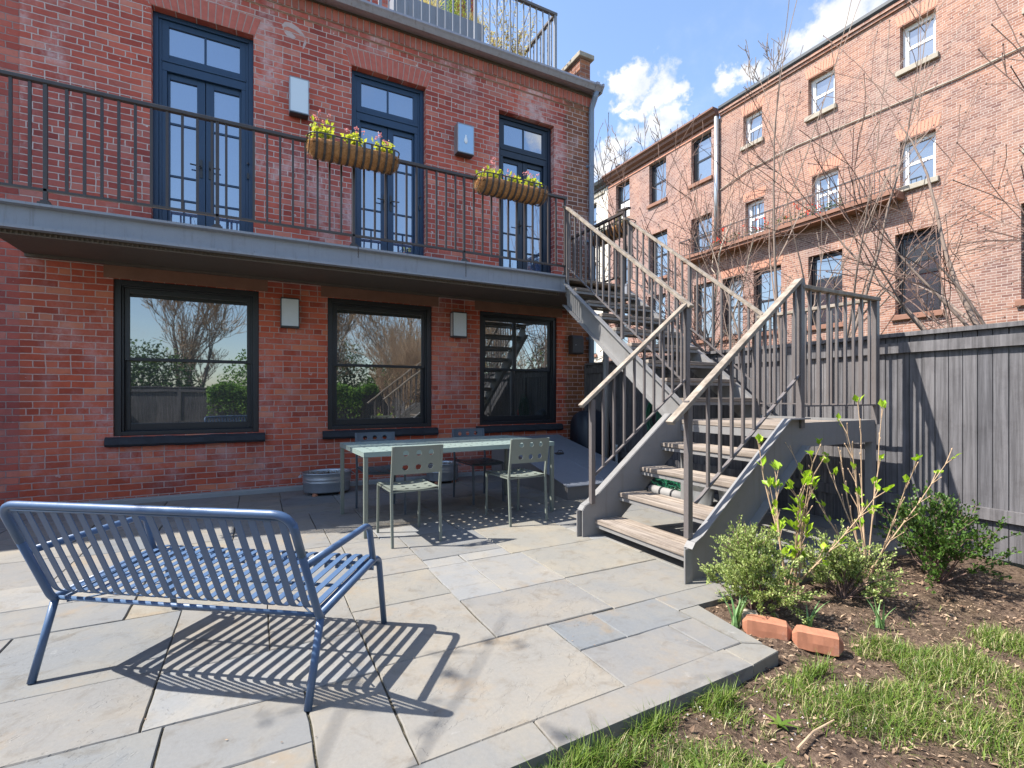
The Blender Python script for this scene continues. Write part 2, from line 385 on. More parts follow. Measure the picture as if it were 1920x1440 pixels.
M['chairblue'] = painted('blue_chair_metal', (.068, .120, .215), .36, .06, dirt=.25, scale=5)
M['stone'] = stone_slab()
M['joint'] = soilmat('joint_sand', (.03, .032, .02), (.16, .135, .10))
M['soil'] = soilmat('garden_soil', (.045, .028, .02), (.20, .14, .10))
M['lawn'] = soilmat('far_lawn', (.05, .06, .03), (.12, .11, .06))
M['chips'] = leafmat('leaf_litter', (.09, .05, .03), (.42, .30, .20), .05, .8)
M['grass'] = leafmat('grass_blades', (.05, .11, .015), (.20, .27, .05), .3)
M['drygrass'] = leafmat('dry_blades', (.45, .40, .22), (.30, .26, .12), .2)
M['box'] = leafmat('boxwood_leaf', (.12, .19, .035), (.50, .56, .22), .3)
M['hyd'] = leafmat('young_leaf', (.25, .42, .03), (.45, .60, .06), .4)
M['strap'] = leafmat('strap_leaf', (.10, .20, .07), (.20, .32, .13), .25)
M['planterleaf'] = leafmat('planter_leaf', (.32, .38, .04), (.62, .62, .10), .4)
M['pinkflower'] = leafmat('pink_flower', (.65, .16, .25), (.85, .45, .50), .3)
M['redflower'] = leafmat('red_flower', (.75, .03, .02), (.8, .12, .06), .3)
M['whiteflower'] = leafmat('white_petal', (.85, .82, .80), (.80, .70, .72), .3)
M['evergreen'] = leafmat('evergreen_leaf', (.03, .07, .015), (.10, .18, .03), .2)
M['conifer'] = leafmat('conifer_leaf', (.20, .30, .03), (.42, .48, .06), .35)
M['bamboo'] = leafmat('dry_bamboo_leaf', (.42, .32, .15), (.70, .60, .35), .35)
M['ivy'] = leafmat('ivy_leaf', (.05, .14, .015), (.22, .38, .05), .3)
M['sedge'] = leafmat('sedge_blade', (.10, .13, .06), (.30, .30, .16), .3)
M['bark'] = painted('tree_bark', (.20, .15, .12), .9, .35, scale=18)
M['bark_pale'] = painted('pale_bark', (.40, .33, .25), .9, .3, scale=18)
M['twig'] = painted('twig_bark', (.15, .095, .075), .9, .3, scale=18)
M['twig_tan'] = painted('tan_cane_bark', (.46, .32, .20), .85, .3, scale=18)
M['coco'] = painted('coco_fibre', (.42, .215, .095), .95, .7, scale=45, dirt=.7, spec=.1)
M['coco_hair'] = leafmat('coco_hair', (.34, .17, .075), (.68, .44, .24), .15, .9)
M['galv'] = painted('galvanised_steel', (.46, .48, .50), .34, .12, metal=.75, scale=12, dirt=.25, dirtc=(.25, .24, .22))
M['terra'] = painted('terracotta', (.42, .17, .09), .8, .3, scale=15)
M['edgestone'] = painted('orange_edging_brick', (.36, .15, .085), .85, .35, scale=12, dirt=.4, dirtc=(.55, .42, .36))
M['edgewhite'] = painted('pale_edging_stone', (.40, .34, .27), .85, .3, scale=12)
M['lampmetal'] = painted('lamp_nickel', (.34, .34, .35), .35, .1, metal=.5)
M['lampblack'] = painted('lamp_black', (.03, .032, .035), .35, .1)
M['frost'] = painted('frosted_lamp_glass', (.62, .66, .68), .25, .06, scale=25, dirt=.1)
M['frost_blue'] = painted('bright_frosted_glass', (.66, .74, .80), .3, .02, scale=3, dirt=0)
M['pane_clear'] = glass('lamp_pane', (.10, .22, .34), .35)
M['bulb'] = painted('bulb_glass', (.85, .87, .88), .2, .02, dirt=0)
M['hatch'] = painted('cellar_door_steel', (.24, .26, .295), .5, .12, dirt=.35, scale=4)
M['curb'] = painted('kerb_stone', (.30, .30, .29), .85, .15, dirt=.4, scale=4)
M['tarp'] = painted('black_grill_cover', (.018, .022, .032), .45, .3, scale=5)
M['hose'] = painted('green_hose', (.02, .11, .06), .4, .2)
M['green_wire'] = painted('green_plastic', (.015, .12, .06), .4, .2)
M['pvc'] = painted('grey_pvc', (.42, .42, .41), .4, .1)
M['greybox'] = painted('brown_box_paint', (.045, .04, .042), .6, .15)
M['chain'] = painted('rusty_chain', (.05, .035, .03), .6, .3)
M['roof'] = painted('roofing', (.08, .08, .085), .9, .2)
M['red_bits'] = painted('red_plastic', (.40, .02, .03), .4, .2)

D = 6.98      # facade plane
rnd = random.Random(11)

# ------------------------------------------------------------------ setting: ground, lawn, patio
def heightfield(x0, x1, y0, y1, nx, ny, fn):
    mb = MB(); mb.open = True
    for j in range(ny+1):
        for i in range(nx+1):
            x = x0+(x1-x0)*i/nx; y = y0+(y1-y0)*j/ny; mb.v.append((x, y, fn(x, y)))
    for j in range(ny):
        for i in range(nx):
            a = j*(nx+1)+i; mb.face((a, a+1, a+nx+2, a+nx+1))
    return mb
g = heightfield(-700, 900, -700, 900, 8, 8, lambda x, y: -.16).build('ground', M['lawn'], kind='structure')
from mathutils import noise as mn
def soilz(x, y): return -.066+.022*mn.fractal(Vector((x*2.2, y*2.2, 0)), 1, 2, 3)+.009*mn.noise(Vector((x*14, y*14, 3)))+.006*abs(mn.noise(Vector((x*38, y*38, 3))))
lawnbed = heightfield(-.8, 5.05, .2, 1.47, 520, 130, soilz).build('garden_bed', M['soil'], kind='structure', smooth=True)
heightfield(-6, 5.05, -9, .2, 110, 100, soilz).build('far_garden_bed', M['soil'], kind='structure', smooth=True)
heightfield(-6, -.8, .2, 1.45, 50, 14, soilz).build('side_garden_bed', M['soil'], kind='structure', smooth=True)
bed2 = heightfield(2.215, 5.05, 1.47, 2.03, 280, 60, lambda x, y: soilz(x, y)+.02*min(1, (y-1.47)/.1)).build('planting_bed', M['soil'], kind='structure', smooth=True)

def split(x0, x1, y0, y1, out, depth=0):
    W, H = x1-x0, y1-y0
    if (W < 1.0 and H < .75 and W*H < .55) or depth > 9: out.append((x0, x1, y0, y1)); return
    if W/H > 1.15 or (W > H and rnd.random() < .6):
        c = x0+W*rnd.uniform(.34, .66); split(x0, c, y0, y1, out, depth+1); split(c, x1, y0, y1, out, depth+1)
    else:
        c = y0+H*rnd.uniform(.36, .64); split(x0, x1, y0, c, out, depth+1); split(x0, x1, c, y1, out, depth+1)
slabs = []   # (x0,x1,y0,y1,tint,cleft) read off the paving of the photograph
slabs += [(.48, 1.38, 1.595, 2.228, .80, .9), (1.38, 1.95, 1.605, 1.93, .62, .3), (1.38, 1.672, 1.93, 2.228, .02, .6), (1.672, 2.135, 1.93, 2.222, .12, .4),
          (1.95, 2.13, 1.625, 1.93, .6, .3), (2.135, 5.08, 2.035, 2.222, .55, .2), (1.08, 1.83, 2.23, 2.73, .68, .6), (1.83, 2.66, 2.224, 2.745, .3, .4),
          (.48, 1.08, 2.228, 2.865, .8, .8), (.48, 1.08, 2.865, 3.345, .5, .7), (1.08, 1.375, 2.73, 3.345, .97, .2), (1.375, 1.835, 2.73, 3.355, .9, .2),
          (1.835, 2.66, 2.745, 3.365, .42, .5), (1.095, 1.38, 3.345, 3.52, .95, .3), (1.38, 1.76, 3.355, 3.52, .97, .2), (1.095, 1.76, 3.52, 4.21, .2, .3),
          (1.76, 2.55, 3.365, 4.21, .45, .2), (.62, 1.095, 3.345, 3.68, .75, .4), (.62, 1.095, 3.68, 4.21, .72, .4), (.183, .48, 1.595, 2.20, .77, .2),
          (-.3, .183, 1.595, 1.86, .35, .2), (-.3, .183, 1.86, 2.20, .25, .3)]
auto = []
for q in [(-4.4, -.3, 1.595, 2.2), (-4.4, .48, 2.2, 3.345), (-4.4, .62, 3.345, 4.21), (-4.4, 2.55, 4.21, 6.93), (2.55, 5.08, 3.365, 6.93), (2.66, 5.08, 2.224, 3.365)]: split(*q, auto)
slabs += [(*q, rnd.random(), rnd.random()*.8) for q in auto]
mb = MB(); tints = []
def yb(x): return 1.580+.026*(x-.7)
def add_slab(poly, tint, cl, zt=0.0):
    poly = [(x, yb(x)+.004) if 1.585 < y < 1.63 else (x, y) for x, y in poly]
    """bevelled stone from a convex polygon"""
    n = len(poly); cx = sum(p[0] for p in poly)/n; cy = sum(p[1] for p in poly)/n
    dz = rnd.uniform(-.003, .002)
    def ins(d):
        r_ = []
        for x, y in poly:
            l = math.hypot(x-cx, y-cy); k = d*1.35/l; r_.append((x+(cx-x)*k, y+(cy-y)*k))
        return r_
    # wobble of the hand-cut edges
    w_ = rnd.uniform(.0018, .0036); o0 = ins(w_); o1 = ins(w_); o2 = ins(w_+.003)
    b = len(mb.v); f0 = len(mb.f)
    for ring, z in ((o0, -.07), (o1, -.005+dz), (o2, dz)): mb.v += [(x, y, zt+z) for x, y in ring]
    for k in range(2):
        for i in range(n): j = (i+1) % n; mb.face((b+k*n+i, b+k*n+j, b+(k+1)*n+j, b+(k+1)*n+i))
    mb.face(tuple(b+2*n+i for i in range(n)))
    tints.extend([(tint, rnd.random(), cl)]*(len(mb.f)-f0))
def rectpoly(x0, x1, y0, y1):
    P_ = []
    for (ax, ay), (bx, by) in (((x0, y0), (x1, y0)), ((x1, y0), (x1, y1)), ((x1, y1), (x0, y1)), ((x0, y1), (x0, y0))):
        L = math.hypot(bx-ax, by-ay); n = max(1, int(L/.05))
        for i in range(n):
            t = i/n; x = ax+(bx-ax)*t; y = ay+(by-ay)*t; wv = .0032*mn.noise(Vector((x*9, y*9, 5)))+.0020*mn.noise(Vector((x*40, y*40, 1)))
            if i == 0: wv = 0
            P_.append((x+(wv if ay != by else 0), y+(wv if ax != bx else 0)))
    return P_
for x0, x1, y0, y1, t_, cl in slabs: add_slab(rectpoly(x0, x1, y0, y1), t_, cl)
bx = [-4.4, -3.1, -1.9, -.75, .925, 2.0]   # the border course along the lawn
for a, b_ in zip(bx[:-1], bx[1:]):
    ya = lambda x: 1.425+.026*(x-.7); 
    add_slab([(a, ya(a)), (b_, ya(b_)), (b_, yb(b_)), (a, yb(a))], rnd.choice((.62, .3, .7, .2)) if a != .925 else .68, .2)
add_slab([(2.0, 1.46), (2.22, 1.485), (2.215, 1.56), (2.13, 1.612), (2.0, 1.6138)], .52, .2)
add_slab([(2.135, 1.615), (2.215, 1.565), (2.285, 2.03), (2.135, 2.03)], .33, .1)
mb.open = True
patio = mb.build('patio', M['stone'], kind='structure')
ca = patio.data.color_attributes.new('tint', 'FLOAT_COLOR', 'CORNER')
vals = []
for p, t_ in zip(patio.data.polygons, tints): vals += [*t_, 1]*p.loop_total
ca.data.foreach_set('color', vals)
pb = MB(); pb.prism([(-4.4, 1.50), (2.19, 1.52), (2.26, 2.06), (5.08, 2.06), (5.08, 6.95), (-4.4, 6.95)], lambda u, v, q: (u, v, q), -.12, -.009)
pb.build('patio_base', M['joint'], kind='structure')

# ------------------------------------------------------------------ generic plant makers
def rv(r): 
    while True:
        v = Vector((r.uniform(-1, 1), r.uniform(-1, 1), r.uniform(-1, 1)))
        if .05 < v.length < 1: return v
def leaf(mb, p, d, up, L, W):
    """one folded leaf, two quads"""
    d = d.normalized(); s_ = d.cross(up)
    s_ = s_.normalized() if s_.length > 1e-4 else Vector((1, 0, 0)); n = s_.cross(d)
    b = len(mb.v)
    mb.v += [tuple(p), tuple(p+d*L*.5+s_*W*.5+n*W*.18), tuple(p+d*L), tuple(p+d*L*.5-s_*W*.5+n*W*.18), tuple(p+d*L*.5)]
    mb.face((b, b+1, b+2, b+4)); mb.face((b, b+4, b+2, b+3))
def leaves(mb, fn, n, L, r, W=None, bias=0):
    for i in range(n):
        p = fn(r); leaf(mb, p, rv(r)+Vector((0, 0, bias)), rv(r), L*r.uniform(.6, 1.2), (W or L*.5)*r.uniform(.7, 1.2))
def blade(mb, p, d, L, w, bend, seg=3, tw=None):
    p = Vector(p); sd = Vector((-d.y, d.x, 0))
    sd = (sd.normalized() if sd.length > 1e-4 else Vector((1, 0, 0)))*w/2
    b = len(mb.v)
    for i in range(seg+1):
        t = i/seg; q = p+Vector((0, 0, L*(t-bend*t*t*.5)))+Vector((d.x, d.y, 0))*(L*t*(.15+bend*t)); k = 1-t*t
        if i == seg: mb.v.append(tuple(q))
        else: mb.v += [tuple(q-sd*k), tuple(q+sd*k)]
    for i in range(seg-1): mb.face((b+2*i, b+2*i+1, b+2*i+3, b+2*i+2))
    mb.face((b+2*seg-2, b+2*seg-1, b+2*seg))
def grow(wood_, tw_, bud, p, d, L, r0, depth, r, up=.25, gn=.35, nch=4, minr=.0016, buds=True, ratio=.62, spread=.75, wiggle=.16):
    """recursive bare branch: a tapered wandering tube with side shoots"""
    n = max(3, min(7, int(L/.12))); pts = [Vector(p)]; d = d.normalized()
    for i in range(n):
        d = (d+rv(r)*wiggle+Vector((0, 0, up*.3))).normalized(); pts.append(pts[-1]+d*(L/n))
    r1 = max(minr, r0*.42); rs = [r0+(r1-r0)*i/n for i in range(n+1)]
    tgt = wood_ if r0 > .011 else tw_
    tgt.tube(pts, rs, 6 if r0 > .011 else 3, cap=False)
    if depth <= 0:
        if buds and bud is not None:
            q = pts[-1]; s_ = max(.0045, r0*2.0)
            b = len(bud.v); bud.v += [tuple(q+Vector(v)*s_) for v in ((1, 0, 0), (0, 1, 0), (-1, 0, 0), (0, -1, 0), (0, 0, 2), (0, 0, -1.4))]
            for f in ((0, 1, 4), (1, 2, 4), (2, 3, 4), (3, 0, 4), (1, 0, 5), (2, 1, 5), (3, 2, 5), (0, 3, 5)): bud.face(tuple(b+k for k in f))
        return
    for k in range(nch+r.randint(-1, 1)):
        t = r.uniform(.3, 1); i = min(n-1, int(t*n)); q = pts[i].lerp(pts[i+1], t*n-i)
        a = rv(r); a = (a-d*a.dot(d)).normalized()
        grow(wood_, tw_, bud, q, d+a*spread*r.uniform(.6, 1.3), L*ratio*r.uniform(.6, 1.15), max(minr, rs[i]*.6), depth-1, r, up, gn, nch, minr, buds, ratio, spread, wiggle)
    grow(wood_, tw_, bud, pts[-1], d, L*ratio, max(minr, r1), depth-1, r, up, gn, nch, minr, buds, ratio, spread, wiggle)
def bare_tree(name, label, cat, loc, stems, seed, bark, twig, group=None, budm=None, **kw):
    r = random.Random(seed); t = thing(name, label, cat, loc, group); a, b, c = MB(), MB(), MB()
    a.open = b.open = True
    for d, L, r0, dep in stems: grow(a, b, c, Vector(loc)+rv(r)*.03, Vector(d), L, r0, dep, r, **kw)
    if a.f: a.build('trunk', bark, t, smooth=True)
    k0 = len(b.v); b.v += c.v; b.f += [tuple(i+k0 for i in f) for f in c.f]; b.mi += c.mi
    b.build('crown', twig, t)
    return t

# ------------------------------------------------------------------ the brick house
def wall_open(mb, x0, x1, z0, z1, y0, y1, ops, fn=lambda x, y, z: (x, y, z)):
    xs = sorted({x0, x1, *[v for o in ops for v in o[:2]]}); zs = sorted({z0, z1, *[v for o in ops for v in o[2:4]]})
    xs = [v for v in xs if x0 <= v <= x1]; zs = [v for v in zs if z0 <= v <= z1]
    def solid(i, k):
        if i < 0 or k < 0 or i >= len(xs)-1 or k >= len(zs)-1: return False
        cx = (xs[i]+xs[i+1])/2; cz = (zs[k]+zs[k+1])/2
        return not any(o[0] < cx < o[1] and o[2] < cz < o[3] for o in ops)
    for i in range(len(xs)-1):
        for k in range(len(zs)-1):
            if not solid(i, k): continue
            a, b, c, d = xs[i], xs[i+1], zs[k], zs[k+1]
            mb.poly([fn(a, y0, c), fn(b, y0, c), fn(b, y0, d), fn(a, y0, d)]); mb.poly([fn(b, y1, c), fn(a, y1, c), fn(a, y1, d), fn(b, y1, d)])
            if not solid(i-1, k): mb.poly([fn(a, y1, c), fn(a, y0, c), fn(a, y0, d), fn(a, y1, d)])
            if not solid(i+1, k): mb.poly([fn(b, y0, c), fn(b, y1, c), fn(b, y1, d), fn(b, y0, d)])
            if not solid(i, k-1): mb.poly([fn(a, y0, c), fn(a, y1, c), fn(b, y1, c), fn(b, y0, c)])
            if not solid(i, k+1): mb.poly([fn(a, y0, d), fn(b, y0, d), fn(b, y1, d), fn(a, y1, d)])
XL, XR = -2.2, 5.24
house = thing('brick_house', 'red brick row house with black sash windows below and blue french doors above', 'house', ((XL+XR)/2, D+.2, 0))
WIN = [(-1.42, .04, .76, 2.545), (.86, 2.32, .76, 2.545), (3.09, 4.52, .76, 2.545)]
DOOR = [(-1.07, -.02, 2.857, 5.76), (1.17, 2.225, 2.857, 5.76), (3.42, 4.455, 2.857, 5.76)]
mb = MB(); wall_open(mb, XL, XR, -.1, 6.42, D, D+.30, WIN+DOOR)
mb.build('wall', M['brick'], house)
mb = MB(); mb.box(XR-.25, XR, D+.30, 15, -.1, 6.42); mb.build('side_wall', M['brick_back'], house)
mb = MB()                                                      # corbelled courses under the gutter
mb.box(XL, XR-.02, D-.028, D, 6.165, 6.235); mb.build('corbel_course', M['brick'], house, bevel=.004)
mb = MB(); x = XL
while x < XR-.05:
    wd = .068; j = rnd.uniform(-.004, .004); mb.box(x, x+wd, D-.062+j, D, 6.240, 6.395+j*.5); x += wd+.014
mb.build('soldier_course', painted('soldier_brick', (.40, .12, .085), .88, .5, dirt=.75, scale=5, dirtc=(.12, .09, .06)), house, bevel=.005)
mb = MB(); mb.box(XL, XR, D-.050, D-.002, 6.236, 6.40); mb.build('course_mortar', painted('course_mortar', (.50, .40, .36), .9, .2), house)
# gutter: open K profile swept along X, sagging a little
gp = [(0, 0), (-.02, -.085), (-.10, -.105), (-.165, -.105), (-.195, -.055), (-.215, -.03), (-.215, .0), (-.20, .0), (-.20, -.025), (-.18, -.05), (-.155, -.092), (-.10, -.094), (-.01, -.08)]
mb = MB(); n = 24; b0 = 0
for i in range(n+1):
    x = XL+(XR+.03-XL)*i/n; zz = 6.505+.009*(x-1.5)
    mb.v += [(x, D-.06+a, zz+c) for a, c in gp]
k = len(gp)
for i in range(n):
    for j in range(k): q = (j+1) % k; mb.face((i*k+j, i*k+q, (i+1)*k+q, (i+1)*k+j))
mb.face(tuple(range(k))[::-1]); mb.face(tuple(n*k+j for j in range(k)))
gut = mb.build('gutter', M['gutter'], house)
mb = MB(); mb.prism([(-.05, .01), (-.06, -.12), (-.165, -.12), (-.205, -.06), (-.232, -.03), (-.232, .012)], lambda u, v, q: (q, D-.06+u, 6.538+v), XR-.11, XR-.045)
mb.prism([(-.05, .01), (-.06, -.12), (-.165, -.12), (-.205, -.06), (-.232, -.03), (-.232, .012)], lambda u, v, q: (q, D-.06+u, 6.538+v), XR+.02, XR+.05)
mb.build_each('gutter_joint', M['gutter'], gut)
mb = MB(); mb.box(XL, XR, D-.06, D+.3, 6.40, 6.43); mb.box(XL, XR, D-.06, D+.3, 6.435, 6.47); mb.build_each('eaves_board', M['soffit'], house)
mb = MB(); mb.tube([(XR-.055, D-.2, 6.44), (XR-.055, D-.17, 6.36), (XR-.055, D-.065, 6.22), (XR-.055, D-.06, 6.1), (XR-.055, D-.06, .02)], .048, 14)
dsp = mb.build('downspout', M['pipe'], house, smooth=True)
mb = MB()
for z in (5.2, 3.9, 2.2, .9): mb.tube([(XR-.055, D-.06, z), (XR-.055, D-.06, z+.035)], .053, 14); mb.box(XR-.13, XR+.0, D-.02, D-.004, z, z+.035)
mb.build_each('pipe_strap', M['pipe'], dsp)
mb = MB(); mb.box(XL, XR, D+.30, 15, 6.35, 6.47); mb.build('roof', M['roof'], house)
mb = MB(); mb.box(5.02, XR-.002, D+.05, 12, 6.48, 7.12); chim = mb.build('parapet', M['brick_cap'], house)
mb = MB(); mb.box(4.97, XR+.05, D-.01, 12.1, 7.125, 7.21); mb.build('coping', M['capstone'], chim, bevel=.012)
mb = MB(); mb.box(5.02, XR-.004, D+.05, D+.26, 7.215, 7.22)
sc_ = MB()          # pale plaster scar left by an old fixing
for pts_ in ([(.30, 6.0), (.34, 6.055), (.42, 6.07), (.50, 6.035), (.57, 5.96), (.585, 5.925), (.53, 5.955), (.45, 5.995), (.37, 6.005), (.325, 5.975)], [(.575, 5.92), (.60, 5.87), (.575, 5.80), (.55, 5.765), (.555, 5.83), (.57, 5.875)], [(.33, 5.93), (.40, 5.955), (.47, 5.90), (.44, 5.86), (.36, 5.88)]):
    sc_.prism([(x+.008*mn.noise(Vector((x*60, z*60, 0))), z+.008*mn.noise(Vector((x*60, z*60, 4)))) for x, z in pts_], lambda u, v, q: (u, q, v), D-.0025, D+.01)
sc_.build('plaster_scar', painted('plaster_scar', (.52, .40, .38), .95, .3, dirt=.6, scale=25, dirtc=(.36, .14, .12)), house)
# kerb at the foot
mb = MB(); mb.box(XL, XR, D-.10, D-.003, -.05, .055); mb.build('foundation_kerb', M['curb'], house, bevel=.012)

# soldier arch above the left-hand door of the photograph
def arch(x0, x1, z, h, n):
    mb = MB(); cx = (x0+x1)/2
    for i in range(n):
        a = x0+(x1-x0)*i/n+.005; b_ = x0+(x1-x0)*(i+1)/n-.005; fa = (a-cx)*.13; fb = (b_-cx)*.13
        mb.prism([(a, z), (b_, z), (b_+fb, z+h-.012*((b_-cx)/(x1-cx))**2), (a+fa, z+h-.012*((a-cx)/(x1-cx))**2)], lambda u, v, q: (u, q, v), D-.004-rnd.uniform(0, .003), D+.1)
    return mb
for dr_ in DOOR[:2]:
    ao = arch(dr_[0]-.02, dr_[1]+.02, dr_[3]+.004, .235, 15).build('arch', M['arch'], house, bevel=.004)
    mb = MB(); mb.prism([(dr_[0]-.025, dr_[3]+.002), (dr_[1]+.025, dr_[3]+.002), (dr_[1]+.09, dr_[3]+.24), (dr_[0]-.09, dr_[3]+.24)], lambda u, v, q: (u, q, v), D-.0015, D+.09)
    mb.build('arch_mortar', painted('arch_mortar', (.42, .32, .28), .9, .2), ao)
# windows of the ground floor
def sash_window(x0, x1, z0, z1, parent, gm):
    fr = MB(); yf = D+.035
    for q in ((x0, x0+.065, z0, z1), (x1-.065, x1, z0, z1), (x0+.065, x1-.065, z1-.06, z1), (x0+.065, x1-.065, z0, z0+.05)): fr.box(q[0], q[1], yf, D+.16, q[2], q[3])
    # stepped inner moulding
    for q in ((x0+.065, x0+.085, z0+.05, z1-.06), (x1-.085, x1-.065, z0+.05, z1-.06), (x0+.085, x1-.085, z1-.08, z1-.06)): fr.box(q[0], q[1], yf+.025, D+.15, q[2], q[3])
    wn = fr.build('window', M['black'], parent, bevel=.004)
    a, b_ = x0+.085, x1-.085; zm = (z0+z1)/2+.0
    for nm, za, zb, y, tw, bw in (('upper_sash', zm-.025, z1-.08, D+.085, .055, .035), ('lower_sash', z0+.05, zm+.02, D+.125, .035, .085)):
        s_ = MB(); s_.box(a, a+.05, y, y+.035, za, zb); s_.box(b_-.05, b_, y, y+.035, za, zb); s_.box(a+.05, b_-.05, y, y+.035, zb-tw, zb); s_.box(a+.05, b_-.05, y, y+.035, za, za+bw)
        s_.build(nm, M['black'], wn, bevel=.003)
        g_ = MB(); g_.box(a+.045, b_-.045, y+.015, y+.021, za+bw-.005, zb-tw+.005); g_.build('pane', gm, wn)
    sl_ = MB(); sx0, sx1 = x0-.065, x1+.07                     # rough rock-faced sill
    nx = 36; nz = 5; b = 0
    prof = [(D+.10, z0-.002), (D-.045, z0-.012), (D-.075, z0-.035), (D-.08, z0-.09), (D-.06, z0-.118), (D+.05, z0-.12)]
    for i in range(nx+1):
        for yy, zz in prof:
            j = 0 if yy > D else .016
            xx = sx0+(sx1-sx0)*i/nx
            sl_.v.append((xx, yy+j*mn.noise(Vector((xx*9, yy*20, zz*25))), zz+j*.5*mn.noise(Vector((xx*11, yy*9, 7)))))
    k = len(prof)
    for i in range(nx):
        for j in range(k): q = (j+1) % k; sl_.face((i*k+j, i*k+q, (i+1)*k+q, (i+1)*k+j))
    sl_.face(tuple(range(k))[::-1]); sl_.face(tuple(nx*k+j for j in range(k)))
    sl_.build('sill', M['sillstone'], wn)
    l_ = MB(); l_.box(x0-.085, x1+.10, D-.004, D+.12, z1+.003, z1+.150); l_.build('lintel', M['brownstone'], parent)
    bk = MB(); bk.box(x0+.07, x1-.07, D+.17, D+.18, z0+.03, z1-.06); bk.build('blind', M['black'], wn)
for q in WIN: sash_window(*q, house, M['glass'])
# french doors
def french_door(x0, x1, z0, z1, parent, pm, gm):
    y = D+.10; f = MB(); ft = .055
    for q in ((x0, x0+ft, z0, z1), (x1-ft, x1, z0, z1), (x0+ft, x1-ft, z1-ft, z1)): f.box(q[0], q[1], y, y+.14, q[2], q[3])
    for q in ((x0+ft, x0+ft+.03, z0, z1-ft), (x1-ft-.03, x1-ft, z0, z1-ft)): f.box(q[0], q[1], y+.02, y+.12, q[2], q[3])
    dr_ = f.build('french_door', pm, parent, bevel=.004)
    a, b_ = x0+ft+.03, x1-ft-.03
    # transom light
    t = MB(); tz0, tz1 = z0+2.385, z1-ft
    for q in ((a, a+.07, tz0, tz1), (b_-.07, b_, tz0, tz1), (a+.07, b_-.07, tz1-.07, tz1), (a+.07, b_-.07, tz0, tz0+.06)): t.box(q[0], q[1], y+.025, y+.07, q[2], q[3])
    cx = (a+b_)/2; t.box(cx-.012, cx+.012, y+.03, y+.06, tz0+.06, tz1-.07)
    t.build('transom_frame', pm, dr_, bevel=.003)
    for p, q in ((a+.065, cx-.008), (cx+.008, b_-.065)):
        g_ = MB(); g_.box(p, q, y+.045, y+.05, tz0+.055, tz1-.065); g_.build('transom_pane', gm, dr_)
    h = MB(); h.box(a, b_, y+.01, y+.10, tz0-.035, tz0-.002); h.box(a, b_, y+.02, y+.09, tz0-.14, tz0-.035); h.build_each('head_rail', pm, dr_, bevel=.004)
    j = MB(); dz1 = tz0-.14; j.box(a, a+.05, y+.02, y+.09, z0, dz1); j.box(b_-.05, b_, y+.02, y+.09, z0, dz1); j.build_each('jamb', pm, dr_, bevel=.004)
    a += .05; b_ -= .05
    for s_, (p, q) in enumerate(((a, cx-.004), (cx+.004, b_))):
        l_ = MB(); st = .075; zz0 = z0+.01; yy = y+.06
        hi = .09 if s_ == 0 else .11
        il, ir = (st*.35, st*1.15) if s_ == 0 else (st*1.15, st*.35)
        for r_ in ((p, p+il, zz0, dz1), (q-ir, q, zz0, dz1), (p+il, q-ir, dz1-.07, dz1), (p+il, q-ir, zz0, zz0+.40)): l_.box(r_[0], r_[1], yy, yy+.05, r_[2], r_[3])
        lf = l_.build('door_leaf', pm, dr_, bevel=.003)
        g_ = MB(); g_.box(p+il-.004, q-ir+.004, yy+.022, yy+.028, zz0+.39, dz1-.065); g_.build('pane', gm, dr_)
        mm = MB()
        for zb in (z0+1.65, z0+1.02, z0+.74): mm.box(p+il, q-ir, yy+.008, yy+.02, zb-.011, zb+.011)
        mm.box((p+il+q-ir)/2-.009, (p+il+q-ir)/2+.009, yy+.008, yy+.02, z0+.41, z0+.73)
        mm.build_each('muntin', pm, dr_)
        hx = q-ir*.5 if s_ == 0 else p+il*.5
        hh = MB(); hh.box(hx-.014, hx+.014, yy-.012, yy, z0+1.05, z0+1.27); hh.tube([(hx, yy-.01, z0+1.17), (hx, yy-.06, z0+1.17), (hx+(-.11 if s_ == 0 else .11), yy-.065, z0+1.175)], .009, 8)
        hh.build('lever_handle', M['lampblack'], dr_)
    pnl = MB(); pnl.box(a, b_, y+.118, y+.13, z0, dz1); pnl.build('interior_blind', M['black'], dr_)
    k = MB(); k.box(x1-.075, x1-.05, y-.014, y, z0+1.12, z0+1.19); k.lathe([(.0, 0), (.013, 0), (.013, .02), (0, .02)], (x1-.0625, y-.016, z0+1.3), 10); k.build('keypad', M['lampblack'], dr_)
for i, q in enumerate(DOOR): french_door(*q, house, M['blue'] if i < 2 else M['blue_shaded'], M['glass_blue'])
# set-back penthouse on the roof
mb = MB(); wall_open(mb, -2.1, 3.66, 6.48, 9.1, 8.5, 8.75, [(2.49, 3.28, 6.55, 8.7), (.2, 1.2, 6.55, 8.7)]); ph = mb.build('penthouse_wall', M['brick_back'], house)
mb = MB(); mb.box(-2.1, 3.7, 8.76, 12, 6.48, 9.12); mb.build('penthouse_core', M['roof'], ph)
for a, b_ in ((2.49, 3.28), (.2, 1.2)):
    mb = MB()
    for q in ((a, a+.09, 6.55, 8.7), (b_-.09, b_, 6.55, 8.7), (a+.09, b_-.09, 8.6, 8.7), (a+.09, b_-.09, 6.55, 6.7)): mb.box(q[0], q[1], 8.53, 8.62, q[2], q[3])
    mb.build('terrace_window', M['blue'], ph); mb = MB(); mb.box(a+.09, b_-.09, 8.57, 8.58, 6.7, 8.6); mb.build('terrace_pane', M['glass_dark'], ph)
mb = MB(); mb.tube([(3.5, 8.44, 6.5), (3.5, 8.44, 9.1)], .05, 10); mb.build('terrace_downspout', M['pipe'], ph, smooth=True)
